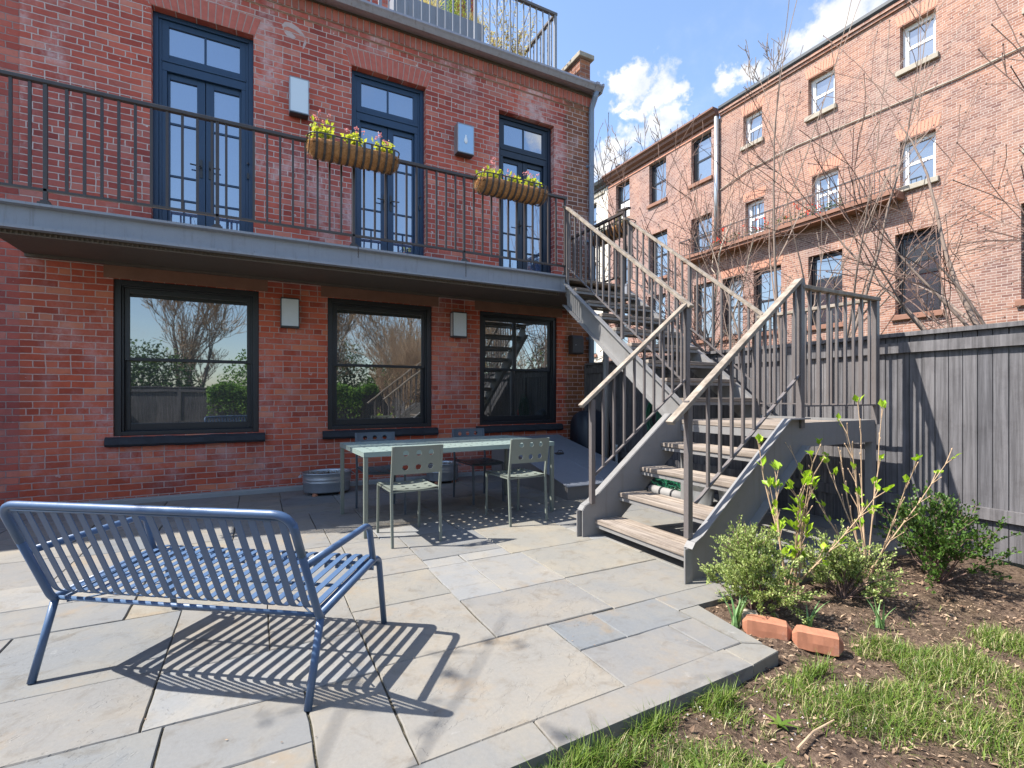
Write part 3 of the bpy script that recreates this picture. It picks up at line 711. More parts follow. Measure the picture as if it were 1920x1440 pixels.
# adjoining house on the left and on the far side, so the row goes on
nb = thing('adjoining_house', 'dull red brick house adjoining the left end of the row', 'house', (-6, D+4, 0))
mb = MB(); wall_open(mb, -12, XL-.003, -.1, 6.6, D+.01, D+.3, [(-4.9, -3.5, .76, 2.5), (-4.7, -3.7, 2.82, 5.7)]); mb.build('wall', M['brick_back'], nb)
mb = MB(); mb.box(-12, XL-.003, D+.31, 15, -.1, 6.55); mb.build('roof', M['roof'], nb)
mb = MB(); mb.box(-4.9, -3.5, D+.1, D+.14, .76, 2.5); mb.box(-4.7, -3.7, D+.1, D+.14, 2.82, 5.7); mb.build_each('window', M['glass_dark'], nb)

# small vent box on the wall, lamps
vb = thing('wall_box', 'small dark brown metal box on the brick wall beside the right-hand window', 'wall box', (4.86, D, 1.93))
mb = MB(); mb.prism([(0, 0), (-.12, .0), (-.14, .02), (-.14, .26), (-.10, .32), (0, .32)], lambda u, v, q: (q, D+u, 1.93+v), 4.74, 4.97); mb.build('case', M['greybox'], vb, bevel=.012)
mb = MB(); mb.tube([(4.80, D-.142, 2.08), (4.80, D-.148, 2.08)], .008, 8); mb.build('screw', M['lampmetal'], vb)
def lamp(x0, x1, z0, z1, dep, label, kind):
    t = thing('wall_lamp', label, 'wall lamp', ((x0+x1)/2, D, z0), 'box lamps on the brick wall')
    y = D-dep; fm = M['lampmetal'] if kind != 'low' else M['lampblack']
    f = MB(); e = .011
    for q in ((x0, x0+e, z0, z1), (x1-e, x1, z0, z1), (x0+e, x1-e, z1-e, z1), (x0+e, x1-e, z0, z0+e)): f.box(q[0], q[1], y, y+e, q[2], q[3])
    for zz in (z0, z1-e):
        for xx in (x0, x1-e): f.box(xx, xx+e, y+e, D-.02, zz, zz+e)
    f.build('frame', fm, t)
    mb = MB(); mb.box(x0, x1, D-.02, D-.002, z0, z1); mb.build('back_plate', fm, t)
    mb = MB(); mb.box(x0+.003, x1-.003, y+.004, D-.02, z0-.012, z0-.001); mb.box(x0+.003, x1-.003, y+.004, D-.02, z1+.001, z1+.006); mb.build_each('cap', M['lampblack'], t)
    fr = {'frost': M['frost_blue'], 'clear': M['pane_clear'], 'low': M['frost']}[kind]
    mb = MB(); mb.box(x0+e, x1-e, y+.003, y+.007, z0+e, z1-e); mb.build('front_pane', fr, t)
    mb = MB()
    for xx in (x0+.002, x1-.006): mb.box(xx, xx+.004, y+e, D-.02, z0+e, z1-e)
    mb.build_each('side_pane', M['lampmetal'] if kind == 'clear' else fr, t)
    if kind == 'clear':
        mb = MB(); cx = (x0+x1)/2+.0; mb.lathe([(0, 0), (.016, .008), (.028, .035), (.026, .06), (.012, .10), (.011, .13), (0, .13)], (cx, y-.001, z0+.14), 12, sy=.25); mb.build('bulb', M['bulb'], t, smooth=True)
lamp(.385, .615, 4.855, 5.30, .14, 'white frosted box lamp above the balcony, left of the arched blue door', 'frost')
lamp(2.665, 2.93, 4.86, 5.29, .15, 'clear glass box lamp with a bulb between the two blue doors', 'clear')
lamp(.285, .505, 2.105, 2.47, .10, 'frosted black-framed lamp left of the large ground-floor window', 'low')
lamp(2.60, 2.83, 2.105, 2.47, .12, 'frosted black-framed lamp between the two ground-floor windows', 'low')

# ------------------------------------------------------------------ balcony
BY = 5.60; BZ = 2.855
bal = thing('balcony', 'grey steel balcony with bronze railing across the brick house', 'balcony', (1.3, BY, BZ))
mb = MB(); ch = [(0, 0), (0, -.022), (.062, -.03), (.062, -.195), (0, -.203), (0, -.228), (.075, -.228), (.075, 0)]
mb.prism(ch, lambda u, v, q: (q, BY-.05+u, BZ+v), XL+.05, 3.76); mb.build('front_beam', M['steel_blue'], bal)
mb = MB(); mb.prism(ch, lambda u, v, q: (4.87-u, q, BZ+v), BY-.05, D-.01); mb.prism(ch, lambda u, v, q: (q, BY-.05+u, BZ+v), 4.79, 4.79+.001); mb.build('end_beam', M['steel_blue'], bal)
mb = MB()
for i in range(11):
    y = BY+.03+i*.130; mb.box(XL+.05, 4.79, y, y+.122, BZ-.035, BZ-.004)
mb.build('deck', M['tread_up'], bal)
mb = MB(); mb.box(XL+.06, 3.70, BY+.062, BY+.066, 2.596, 2.640); mb.box(XL+.06, 3.70, BY+.066, BY+.12, 2.637, 2.640)   # perforated vent strip behind the flange
x = XL+.07
while x < 3.68: mb.box(x, x+.014, BY+.050, BY+.0618, 2.602, 2.630); x += .036
mb.box(XL+.06, 3.70, BY+.048, BY+.0618, 2.592, 2.601); mb.box(XL+.06, 3.70, BY+.048, BY+.0618, 2.631, 2.638)
mb.build('vent_strip', M['soffit'], bal)
mb = MB(); mb.box(XL+.05, 4.78, BY+.12, D-.004, BZ-.135, BZ-.115); mb.box(XL+.05, 4.78, BY+.10, BY+.125, BZ-.16, BZ-.10); mb.box(XL+.05, 4.78, D-.05, D-.006, BZ-.165, BZ-.136); mb.build_each('soffit', M['soffit'], bal)
mb = MB(); mb.bar((XL+.05, BY, 3.917), (3.775, BY, 3.917), .05, .038); hr = mb.build('handrail', M['iron'], bal, bevel=.006)
mb = MB(); mb.bar((XL+.05, BY, 2.987), (3.76, BY, 2.987), .03, .022); mb.build('bottom_rail', M['iron'], bal)
x = .107-.1205*19
while x < 3.72:
    if x > XL+.08 and min(abs(x-q) for q in (-1.60, -.33, .96, 2.268)) > .03:
        mb = MB(); mb.bar((x, BY, 2.987), (x, BY, 3.905), .021, .021, (0, 1, 0)); mb.build('baluster', M['iron'], bal)
    x += .1205
for px in (-1.60, -.33, .96, 2.268, 3.75):
    mb = MB(); mb.bar((px, BY, BZ-.01), (px, BY, 3.905), .03, .03, (0, 1, 0)); mb.box(px-.045, px+.045, BY-.045, BY+.04, BZ, BZ+.02); mb.box(px-.03, px+.03, BY-.03, BY+.03, BZ+.02, BZ+.04); mb.build('post', M['iron'], bal, bevel=.003)
# end railing at the right
mb = MB(); mb.bar((4.80, BY, 3.917), (4.80, D, 3.917), .05, .038); mb.bar((4.80, BY, 2.987), (4.80, D, 2.987), .03, .022); mb.build_each('end_rail', M['iron'], bal)
for i in range(11):
    y = BY+.12*(i+1); mb = MB(); mb.bar((4.80, y, 2.987), (4.80, y, 3.905), .017, .017, (0, 1, 0)); mb.build('end_baluster', M['iron'], bal)
mb = MB(); mb.bar((4.80, BY, BZ-.01), (4.80, BY, 3.94), .04, .04, (0, 1, 0)); mb.bar((4.80, BY-.1, 3.945), (4.80, BY+.12, 3.965), .06, .03); mb.build('end_post', M['iron'], bal, bevel=.003)
# round column under the deck
mb = MB(); mb.tube([(4.50, 5.66, -.02), (4.50, 5.66, BZ-.16)], .043, 16); mb.build('column', M['steel'], bal, smooth=True)
# chains hanging under two posts
for cx, lb in ((1.0, 'short thin chain hanging from the balcony edge under the left planter'), (2.268, 'longer dark chain hanging from the balcony edge under the right planter')):
    n = 7 if cx < 2 else 11; mb = MB()
    for i in range(n):
        zc = BZ-.01-i*.017; a = (i % 2)*math.pi/2
        mb.tube([(cx+math.cos(t)*.006*math.cos(a), BY-.062+math.cos(t)*.006*math.sin(a), zc+math.sin(t)*.0115) for t in [k*math.pi/4 for k in range(9)]], .002, 5, cap=False)
    mesh_thing(mb, 'chain', M['chain'], lb, 'chain', (cx, BY-.062, BZ-.2))

# ------------------------------------------------------------------ staircase
st = thing('staircase', 'grey steel L-shaped staircase with weathered wooden treads and railings', 'staircase', (3.6, 3.4, 0))
Y0, Y1 = 2.33, 3.46; X0, X1 = 3.745, 4.82; LZ = .99; SL = .80
TZ = [.14, .353, .565, .777]; TX = [2.63, 2.888, 3.146, 3.404]
def cboard(mb, poly, fn, a, b_, fl, side, flz=.012):
    pass
def stringer_low(y, sgn):
    """channel stringer of the lower flight in plane y, flanges to sgn side"""
    xa, xb = 2.50, X0+.02
    def top(x): return .30+SL*(x-2.60)
    p = [(xa, -.02), (xa, .225), (xa+.03, .265), (2.60, .30), (3.53, top(3.53)), (xb, top(3.53)), (xb, top(xb)-.40), (2.93, .13), (2.81, -.02)]
    mb = MB(); mb.prism(p, lambda u, v, q: (u, y+q, v), -.005, .005)
    # flanges along top, toe and bottom
    def fl(a, b_): mb.bar((a[0], y+sgn*.034, a[1]), (b_[0], y+sgn*.034, b_[1]), .068, .010)
    fl((xa, -.02), (xa, .225)); fl((xa, .225), (xa+.03, .265)); fl((xa+.03, .265), (2.60, .30)); fl((2.60, .30), (3.53, top(3.53))); fl((3.53, top(3.53)), (xb, top(3.53)))
    fl((2.81, -.015), (2.93, .13)); fl((2.93, .13), (xb, top(xb)-.40))
    return mb.build('stringer', M['steel'], st)
stringer_low(Y0, -1); stringer_low(Y1+.005, 1)
def stringer_up(x, sgn):
    ya, yb = Y1-.02, BY-.05
    def top(y): return LZ+.13+.778*(y-Y1)
    p = [(ya, LZ-.16), (ya, top(ya)), (yb-.06, top(yb)-.05), (yb, BZ), (yb, BZ-.23), (yb-.02, top(yb)-.30), (ya+.03, top(ya)-.29)]
    mb = MB(); mb.prism(p, lambda u, v, q: (x+q, u, v), -.005, .005)
    for a, b_ in (((ya, top(ya)), (yb, top(yb))), ((ya, top(ya)-.30), (yb, top(yb)-.30))):
        mb.bar((x+sgn*.034, a[0], a[1]), (x+sgn*.034, b_[0], b_[1]), .068, .010)
    return mb.build('stringer', M['steel'], st)
stringer_up(X0, -1); stringer_up(X1, 1)
def tread(x0, x1, y0, y1, z, along):
    mb = MB()
    if along == 'y':        # nosing line runs along Y (lower flight)
        m_ = (x0+x1)/2; mb.box(x0, m_-.004, y0, y1, z-.036, z); mb.box(m_+.004, x1, y0, y1, z-.036, z)
    else:
        m_ = (y0+y1)/2; mb.box(x0, x1, y0, m_-.004, z-.036, z); mb.box(x0, x1, m_+.004, y1, z-.036, z)
    t = mb.build('tread', M['tread'] if along == 'y' else M['tread_up'], st, bevel=.004)
    s_ = MB()
    if along == 'y': s_.box(x0+.012, x0+.018, y0, y1, z-.072, z-.04); s_.box(x0+.018, x1-.01, y0, y0+.03, z-.046, z-.04); s_.box(x0+.018, x1-.01, y1-.03, y1, z-.046, z-.04); s_.box(x1-.018, x1-.012, y0, y1, z-.07, z-.04)
    else: s_.box(x0, x1, y0+.012, y0+.018, z-.072, z-.04); s_.box(x0, x0+.03, y0+.018, y1-.01, z-.046, z-.04); s_.box(x1-.03, x1, y0+.018, y1-.01, z-.046, z-.04); s_.box(x0, x1, y1-.018, y1-.012, z-.07, z-.04)
    s_.build('tread_angle', M['steel'], t)
for x, z in zip(TX, TZ): tread(x, x+.275, Y0+.007, Y1-.002, z, 'y')
for i in range(8): tread(X0+.007, X1-.007, Y1+.266*i, Y1+.266*i+.285, LZ+.207*(i+1), 'x')
mb = MB()
for i in range(8):
    x = TX[-1]+.258+i*.141; mb.box(x, x+.134, Y0+.01, Y1-.004, LZ-.04, LZ-.002)
ld = mb.build('landing', M['tread'], st, bevel=.004)
mb = MB(); mb.box(3.66, 3.672, Y0+.01, Y1-.004, LZ-.11, LZ-.045); mb.box(X1-.004, X1+.004, Y0, Y1, LZ-.17, LZ+.02); mb.box(X0, X1, Y0-.004, Y0+.004, LZ-.17, LZ+.02); mb.box(X1-.05, X1-.004, Y0+.01, Y1-.01, LZ-.06, LZ-.045); mb.build_each('landing_frame', M['steel'], ld)
for px, py in ((X0, Y1+.02), (X1-.02, Y0+.03), (X1-.02, Y1-.02)):
    mb = MB(); mb.bar((px, py, -.02), (px, py, LZ-.1), .06, .06, (0, 1, 0)); mb.build('support_leg', M['steel'], st)
# newels, handrails, balusters
def newel(x, y, z0, z1, w_=.042): mb = MB(); mb.bar((x, y, z0), (x, y, z1), w_, w_, (0, 1, 0)); return mb.build('newel', M['iron_mid'], st, bevel=.003)
def zl(x): return 1.085+.79*(x-2.45)          # handrail underside line, lower flight
def hrail(p, q): mb = MB(); mb.bar(p, q, .062, .030); return mb.build('handrail', M['rail_wood'], st, bevel=.004)
def brail(p, q): mb = MB(); mb.bar(p, q, .026, .012); return mb.build('bottom_rail', M['iron_mid'], st)
def bal_(x, y, z0, z1): mb = MB(); mb.bar((x, y, z0), (x, y, z1), .019, .019, (0, 1, 0)); return mb.build('baluster', M['iron_mid'], st)
for y, xs in ((Y1-.0, 2.615), (Y0, 2.50)):
    yy = y
    newel(2.60 if y > 3 else 2.535, yy, .28, zl(2.58)+.0)
    hrail((2.48 if y > 3 else 2.37, yy, zl(2.48 if y > 3 else 2.37)+.02), (X0-.02, yy, zl(X0-.02)+.02))
    brail((2.60, yy, zl(2.60)-.70), (X0-.02, yy, zl(X0)-.73))
    x = 2.60+.122
    while x < X0-.05: bal_(x, yy, zl(x)-.70, zl(x)+.01); x += .119
newel(X0, Y1, LZ-.18, 2.115, .046)             # inner corner newel
newel(X0, Y0, LZ-.02, zl(X0)+.02, .046)
newel(X1-.0, Y0, LZ-.02, 2.06, .046); newel(X1, Y1, LZ-.1, 2.115, .046)
hrail((X0, Y0, 2.065), (X1+.03, Y0, 2.065)); brail((X0, Y0, 1.14), (X1, Y0, 1.14))
hrail((X1, Y0, 2.065), (X1, Y1+.0, 2.065)); brail((X1, Y0, 1.14), (X1, Y1, 1.14))
for i in range(1, 9):
    bal_(X0+.122*i, Y0, 1.14, 2.06); bal_(X1, Y0+.124*i, 1.14, 2.06)
def zu(y): return 2.13+.787*(y-Y1)
for x in (X0, X1):
    hrail((x, Y1-.06, zu(Y1-.06)), (x, BY-.06, zu(BY-.06))); brail((x, Y1, zu(Y1)-.80), (x, BY-.06, zu(BY-.06)-.80))
    for i in range(1, 18):
        y = Y1+.1185*i
        if i == 8: mb = MB(); mb.bar((x, y, zu(y)-1.0), (x, y, zu(y)-.01), .034, .034, (0, 1, 0)); mb.build('post', M['iron_mid'], st)
        else: bal_(x, y, zu(y)-.80, zu(y)-.01)
    newel(x, BY-.07, BZ-.2, zu(BY-.07)-.01, .034)
mb = MB(); mb.bar((X0-.02, BY-.06, zu(BY-.06)+.0), (X0-.02, BY-.01, zu(BY-.06)+.03), .05, .03); mb.bar((X1-.12, BY-.1, zu(BY-.06)+.0), (X1+.02, BY-.04, zu(BY-.06)+.03), .035, .03); mb.build_each('rail_return', M['rail_wood'], st)

# ------------------------------------------------------------------ roof terrace railing, plants
tr = thing('terrace_railing', 'grey metal railing round the roof terrace above the gutter', 'railing', (1.2, 6.97, 6.5))
TY = 6.97; TXR = 4.47
mb = MB(); mb.bar((XL+.1, TY, 7.63), (TXR+.03, TY, 7.63), .06, .045); mb.bar((TXR, TY, 7.63), (TXR, 8.6, 7.63), .06, .045); mb.build_each('handrail', M['iron_mid'], tr, bevel=.005)
x = TXR
i = 0
while x > XL+.1:
    mb = MB()
    if i % 12 == 0: mb.bar((x, TY, 6.47), (x, TY, 7.62), .045, .045, (0, 1, 0)); mb.build('post', M['steel_blue'], tr)
    else: mb.bar((x, TY, 6.47), (x, TY, 7.62), .019, .019, (0, 1, 0)); mb.build('baluster', M['steel_blue'], tr)
    x -= .1215; i += 1
for i in range(1, 14): mb = MB(); mb.bar((TXR, TY+.12*i, 6.47), (TXR, TY+.12*i, 7.62), .019, .019, (0, 1, 0)); mb.build('end_baluster', M['steel_blue'], tr)
pl = thing('roof_planter', 'long blue-grey roof planter with clipped greenery behind the terrace railing', 'planter', (2.9, 7.75, 6.47))
mb = MB(); mb.box(1.9, 3.45, 7.6, 7.9, 6.48, 7.52); mb.build('trough', M['steel_blue'], pl, bevel=.01)
r = random.Random(3); mb = MB(); mb.open = True
leaves(mb, lambda r: Vector((2.95+r.gauss(0, .11), 7.75+r.gauss(0, .09), 7.5+abs(r.gauss(0, .42)))), 1500, .035, r, .014, 1)
mb.build('conifer_foliage', M['conifer'], pl)
mb = MB(); mb.open = True
for cx in (2.15, 2.45, 2.62, 3.25, 3.38):
    for i in range(110): a = r.uniform(0, 6.28); blade(mb, (cx+r.gauss(0, .04), 7.75+r.gauss(0, .03), 7.51), Vector((math.cos(a), math.sin(a), 0)), r.uniform(.12, .35), .008, r.uniform(.2, .9))
mb.build('grassy_foliage', M['bamboo'], pl)
bp = thing('roof_bamboo', 'sparse dry-leaved bamboo in a tub at the corner of the roof terrace', 'plant', (4.0, 7.8, 6.47))
mb = MB(); mb.box(3.75, 4.25, 7.6, 8.0, 6.48, 6.8); mb.build('tub', M['steel_blue'], bp)
canes = MB(); lv = MB(); canes.open = lv.open = True
for i in range(44):
    a = r.uniform(0, 6.28); d = Vector((math.cos(a)*.26, math.sin(a)*.2, 1)); p0 = Vector((4.02+r.gauss(0, .12), 7.8+r.gauss(0, .07), 6.8)); L = r.uniform(.6, 1.5)
    pts = [p0+d*(L*t)+Vector((math.cos(a), math.sin(a), 0))*.15*t*t for t in (0, .33, .66, 1)]; canes.tube(pts, .004, 4)
    for k in range(34):
        t = r.uniform(.3, 1); q = p0+d*(L*t)+Vector((math.cos(a), math.sin(a), 0))*.15*t*t+rv(r)*.08; leaf(lv, q, rv(r)+Vector((0, 0, -.2)), rv(r), r.uniform(.05, .10), .02)
canes.build('cane', M['twig'], bp); lv.build('foliage', M['bamboo'], bp)

# ------------------------------------------------------------------ hayrack planters on the railings
def hayrack(c, L, rad, rz, label, kind, seed):
    """half-round wire trough with coco liner; local x is its length, local -y faces away from the rail"""
    r = random.Random(seed); t = thing('hanging_planter', label, 'planter', c, 'coco-lined wire planters on the balcony rails', rz)
    mb = MB(); n = 30; m_ = 12
    for i in range(n+1):
        s_ = -1+2*i/n; x = s_*L/2; e = (1-abs(s_)**7)**.5 if abs(s_) < 1 else 0
        for k in range(m_+1):
            a = math.pi*k/m_; rr = rad*(.25+.75*e)*(1+.10*mn.noise(Vector((x*9, k*.8, seed))))
            mb.v.append((x, -math.cos(a)*rr, -math.sin(a)*rr*1.05))
    for i in range(n):
        for k in range(m_): q = i*(m_+1)+k; mb.face((q, q+1, q+m_+2, q+m_+1))
    mb.face(tuple(range(m_+1))); mb.face(tuple(n*(m_+1)+k for k in range(m_+1))[::-1]); mb.open = True
    lin = mb.build('liner', M['coco'], t, smooth=True, rel=False)
    s_ = lin.modifiers.new('solid', 'SOLIDIFY'); s_.thickness = .012
    sm = MB(); sm.box(-L*.46, L*.46, -rad*.8, rad*.8, -.045, -.03); sm.build('potting_soil', M['soil'], t, rel=False)
    hb = MB(); hb.open = True
    for i in range(6500):
        s2 = r.uniform(-1, 1); s2 = math.copysign(abs(s2)**.6, s2); e = max(0, 1-abs(s2)**7)**.5; a = r.uniform(0, math.pi); rr = rad*(.25+.75*e)
        p = Vector((s2*L/2, -math.cos(a)*rr, -math.sin(a)*rr*1.05)); nrm = Vector((s2*.4*(abs(s2) > .8), -math.cos(a), -math.sin(a)))
        q = p+nrm*r.uniform(.004, .024)*(1.8 if abs(s2) > .88 else 1)+rv(r)*.028; sd = rv(r)*.0013; hb.v += [tuple(p+sd), tuple(p-sd), tuple(q)]; b = len(hb.v); hb.face((b-3, b-2, b-1))
    for i in range(900):       # frayed rim and ends
        s2 = r.choice((-1, 1))*r.uniform(.8, 1.0); a = r.uniform(0, math.pi); e = max(0, 1-abs(s2)**7)**.5; rr = rad*(.25+.75*e)
        p = Vector((s2*L/2, -math.cos(a)*rr, -math.sin(a)*rr)); q = p+Vector((math.copysign(1, s2)*r.uniform(0, .04), r.uniform(-.04, .02), r.uniform(-.05, .03))); sd = rv(r)*.0016
        hb.v += [tuple(p+sd), tuple(p-sd), tuple(q)]; b = len(hb.v); hb.face((b-3, b-2, b-1))
    hb.build('coco_fibres', M['coco_hair'], t, rel=False)
    fr = MB(); R_ = rad+.012; h = .045
    def ring(z): 
        pts = []
        for k in range(41):
            a = 2*math.pi*k/40; cx = math.cos(a); sy = math.sin(a)
            pts.append((math.copysign(abs(cx)**.25, cx)*(L/2+.01), math.copysign(abs(sy)**.6, sy)*R_, z))
        return pts
    fr.tube(ring(h), .007, 6, cap=False)
    nb_ = 11
    for i in range(nb_):
        x = (-.5+(i+.5)/nb_)*L*.93; ww = .018
        arc = [(-R_*1.0, h)]+[(-math.cos(math.pi*k/10)*R_, -math.sin(math.pi*k/10)*R_*1.05) for k in range(11)]+[(R_, h)]
        for (a0, b0), (a1, b1) in zip(arc[:-1], arc[1:]): fr.bar((x, a0, b0), (x, a1, b1), .024, .006, (0, -(a0+a1), -(b0+b1)-.001))
    for s2 in (-1, 1):   # end hoops
        x = s2*L/2*.97; fr.tube([(x, -R_*.8, h), (x+s2*.012, -R_*.6, -rad*.5), (x+s2*.01, 0, -rad*.8), (x+s2*.012, R_*.6, -rad*.5), (x, R_*.8, h)], .005, 5)
    fr.build('wire_frame', M['iron'], t, rel=False)
    if kind == 'flower':
        lv, fl, stm = MB(), MB(), MB(); lv.open = fl.open = stm.open = True
        for cx in [(-.36, .18), (-.02, .15), (.33, .14)] if seed == 1 else [(-.30, .17), (0, .12), (.30, .14)]:
            x, hh = cx[0]*L, cx[1]
            for k in range(26):
                d = (rv(r)*.85+Vector((0, 0, 1))); p = Vector((x+r.gauss(0, .03), r.gauss(0, .02), -.03)); q = p+d.normalized()*r.uniform(hh*.6, hh*1.35)
                stm.tube([p, p.lerp(q, .5)+rv(r)*.008, q], .0018, 3)
                for _ in range(9): leaf(lv, p.lerp(q, r.uniform(.35, 1.05))+rv(r)*.03, rv(r)+Vector((0, 0, .3)), Vector((0, 0, 1))+rv(r)*.6, r.uniform(.035, .07), .036)
            for k in range(7):
                p = Vector((x+r.gauss(0, .035), r.gauss(0, .02), 0)); q = p+Vector((r.gauss(0, .03), r.gauss(0, .02), hh*r.uniform(1.1, 1.75))); stm.tube([p, q], .0014, 3)
                for _ in range(9): leaf(fl, q+rv(r)*.02, rv(r), rv(r), .017, .014)
        stm.build('flower_stem', M['twig'], t, rel=False); lv.build('foliage', M['planterleaf'], t, rel=False); fl.build('blossom', M['pinkflower'], t, rel=False)
    else:
        lv = MB(); lv.open = True
        for cx in (-.36, -.1, .2, .38):
            for i in range(70): a = r.uniform(0, 6.28); blade(lv, (cx*L+r.gauss(0, .02), r.gauss(0, .02), -.02), Vector((math.cos(a), math.sin(a), 0)), r.uniform(.12, .30), .006, r.uniform(.1, .8))
        lv.build('grass_tuft', M['sedge'], t, rel=False)
hayrack((.94, BY-.165, 3.835), .92, .14, 0, 'long coco-lined planter with yellow-green plants hung before the arched blue door', 'flower', 1)
hayrack((2.84, BY-.165, 3.83), .95, .14, 0, 'coco-lined planter with pink-tipped plants hung before the right-hand blue door', 'flower', 2)
hayrack((4.96, 6.10, 3.80), .90, .13, R(90), 'coco-lined planter with grassy tufts on the rail at the top of the stairs', 'grass', 5)

# ------------------------------------------------------------------ fence, neighbours
def fence(name_, label, p0, p1, h, matl, panel=1.83, face=1):
    p0 = Vector((*p0, 0)); p1 = Vector((*p1, 0)); d = p1-p0; L = d.length; d.normalize(); nn = Vector((-d.y, d.x, 0))*face
    t = thing('wooden_fence', label, 'fence', tuple(p0))
    Mx = Matrix((( d.x, nn.x, 0, p0.x), (d.y, nn.y, 0, p0.y), (0, 0, 1, 0), (0, 0, 0, 1)))
    k = max(1, round(L/panel)); pl_ = L/k
    for i in range(k):
        a = i*pl_; mb = MB(); x = a+.045
        while x < a+pl_-.05: wd = min(.092, a+pl_-.045-x); mb.box(x, x+wd-.006, -.011+rnd.uniform(-.002, .002), .011, -.05, h-.06, Mx); x += wd
        mb.build('board_panel', matl, t)
        mb = MB(); mb.box(a+.045, a+pl_-.045, -.05, -.013, h-.20, h-.11, Mx); mb.box(a+.045, a+pl_-.045, -.05, -.013, .25, .34, Mx); mb.box(a+.045, a+pl_-.045, .013, .035, h-.17, h-.05, Mx); mb.box(a+.045, a+pl_-.045, .013, .03, .08, .2, Mx); mb.build_each('cross_rail', matl, t)
        mb = MB(); mb.box(a, a+pl_, -.055, .055, h-.055, h-.02, Mx); mb.build('cap_rail', matl, t)
    for i in range(k+1): mb = MB(); x = i*pl_; mb.box(x-.043, x+.043, -.045, .045, -.1, h-.06, Mx); mb.build('post', matl, t)
    return t
fence('f', 'tall dark grey board fence along the right side behind the stairs', (5.12, 6.96), (5.12, -6.0), 1.80, M['fence'])
fence('f', 'dark board fence at the bottom of the garden behind the photographer', (5.07, -6.05), (-6, -6.05), 1.55, M['fence'])
fence('f', 'dark board fence along the left side of the patio', (-4.5, 6.9), (-4.5, -6), 1.75, M['fence'], face=-1)

XN = 13.7
def nfn(off=0): return lambda x, y, z: (XN+y+off, x, z)     # facade coordinate runs along Y
def nb_window(parent, y0, y1, z0, z1, fm, gm, sill, sillm, lit=None):
    f = MB(); e = .075; d0 = XN+.15
    for q in ((y0, y0+e, z0, z1), (y1-e, y1, z0, z1), (y0+e, y1-e, z1-e*1.3, z1), (y0+e, y1-e, z0, z0+e)): f.box(d0, d0+.08, q[0], q[1], q[2], q[3])
    zm = (z0+z1)/2; f.box(d0+.03, d0+.07, y0+e, y1-e, zm-.035, zm+.035)
    for q in ((y0+e, y0+e+.035), (y1-e-.035, y1-e)): f.box(d0+.025, d0+.07, q[0], q[1], z0+e, z1-e)
    if lit == 'grid': f.box(d0+.02, d0+.04, (y0+y1)/2-.015, (y0+y1)/2+.015, z0+e, z1-e)
    wn = f.build('window', fm, parent)
    g_ = MB(); g_.box(d0+.05, d0+.056, y0+e, y1-e, z0+e, z1-e); g_.build('pane', gm, wn)
    if lit == 'shade': g_ = MB(); g_.box(d0+.035, d0+.046, y0+e, y1-e, z0+e, zm-.04); g_.build('roller_shade', M['white_paint'], wn)
    if sill: s_ = MB(); s_.box(XN-.08, XN+.1, y0-.07, y1+.07, z0-.13, z0-.004); s_.build('sill', sillm, wn, bevel=.01)
def nbr(label, y0, y1, zt, wm, wins, core=True, arches=()):
    t = thing('row_house', label, 'house', (XN+4, (y0+y1)/2, 0), 'row houses facing the gardens')
    mb = MB(); wall_open(mb, y0, y1, -.2, zt, 0, .35, [w_[:4] for w_ in wins], nfn()); mb.build('wall', wm, t)
    mb = MB(); mb.box(XN+.36, XN+10, y0+.01, y1-.01, -.2, zt-.02); mb.build('roof', M['roof'], t)
    for w_ in wins: nb_window(t, *w_[:4], M['white_paint'] if 'w' in w_[4] else M['black'], M['glass_far'] if 'b' in w_[4] else M['glass_dark'], 's' in w_[4], M['brownstone'] if 'w' not in w_[4] else M['capstone'], 'grid' if 'g' in w_[4] else ('shade' if 'h' in w_[4] else None))
    for yc, z, wd in arches:
        mb = MB(); n = 12
        for i in range(n):
            a = yc-wd/2+wd*i/n+.006; b_ = yc-wd/2+wd*(i+1)/n-.006
            mb.prism([(a, z), (b_, z), (b_+(b_-yc)*.15, z+.26), (a+(a-yc)*.15, z+.26)], lambda u, v, q: (q, u, v), XN-.006, XN+.05)
        mb.build('arch', M['cornice_pale'], t)
    return t
winsA = [(11.59, 12.46, 8.68, 10.26, 'bs'), (13.66, 14.55, 8.68, 10.26, 'bs'), (15.69, 16.55, 8.68, 10.22, 'bh'),
         (11.57, 12.46, 6.10, 7.46, 'n'), (13.60, 14.50, 5.75, 7.50, 'bs'), (15.7, 16.5, 5.75, 7.4, 's'),
         (11.53, 12.33, 3.16, 5.10, 's'), (13.7, 14.6, 3.16, 5.1, 's'), (15.8, 16.6, 3.16, 5.1, 's'), (11.6, 12.5, .5, 2.2, 's'), (13.7, 14.6, .5, 2.2, 's')]
A = nbr('pink brick row house across the gardens with dark sash windows under a brown cornice', 11.235, 17.08, 10.45, M['brick_pink'], winsA)
mb = MB(); mb.prism([(0, 0), (-.08, .02), (-.10, .10), (-.22, .16), (-.24, .24), (-.32, .30), (-.32, .36), (0, .36)], lambda u, v, q: (XN+u, q, 10.42+v), 11.27, 17.15); mb.build('cornice', M['cornice'], A)
mb = MB(); mb.box(XN-.03, XN-.002, 11.3, 17.05, 10.28, 10.36); mb.build('trim_band', M['cornice_pale'], A)
mb = MB(); mb.tube([(XN-.10, 11.3, 10.5), (XN-.10, 11.3, 6.0)], .075, 12); mb.build('downspout', M['galv'], A, smooth=True)
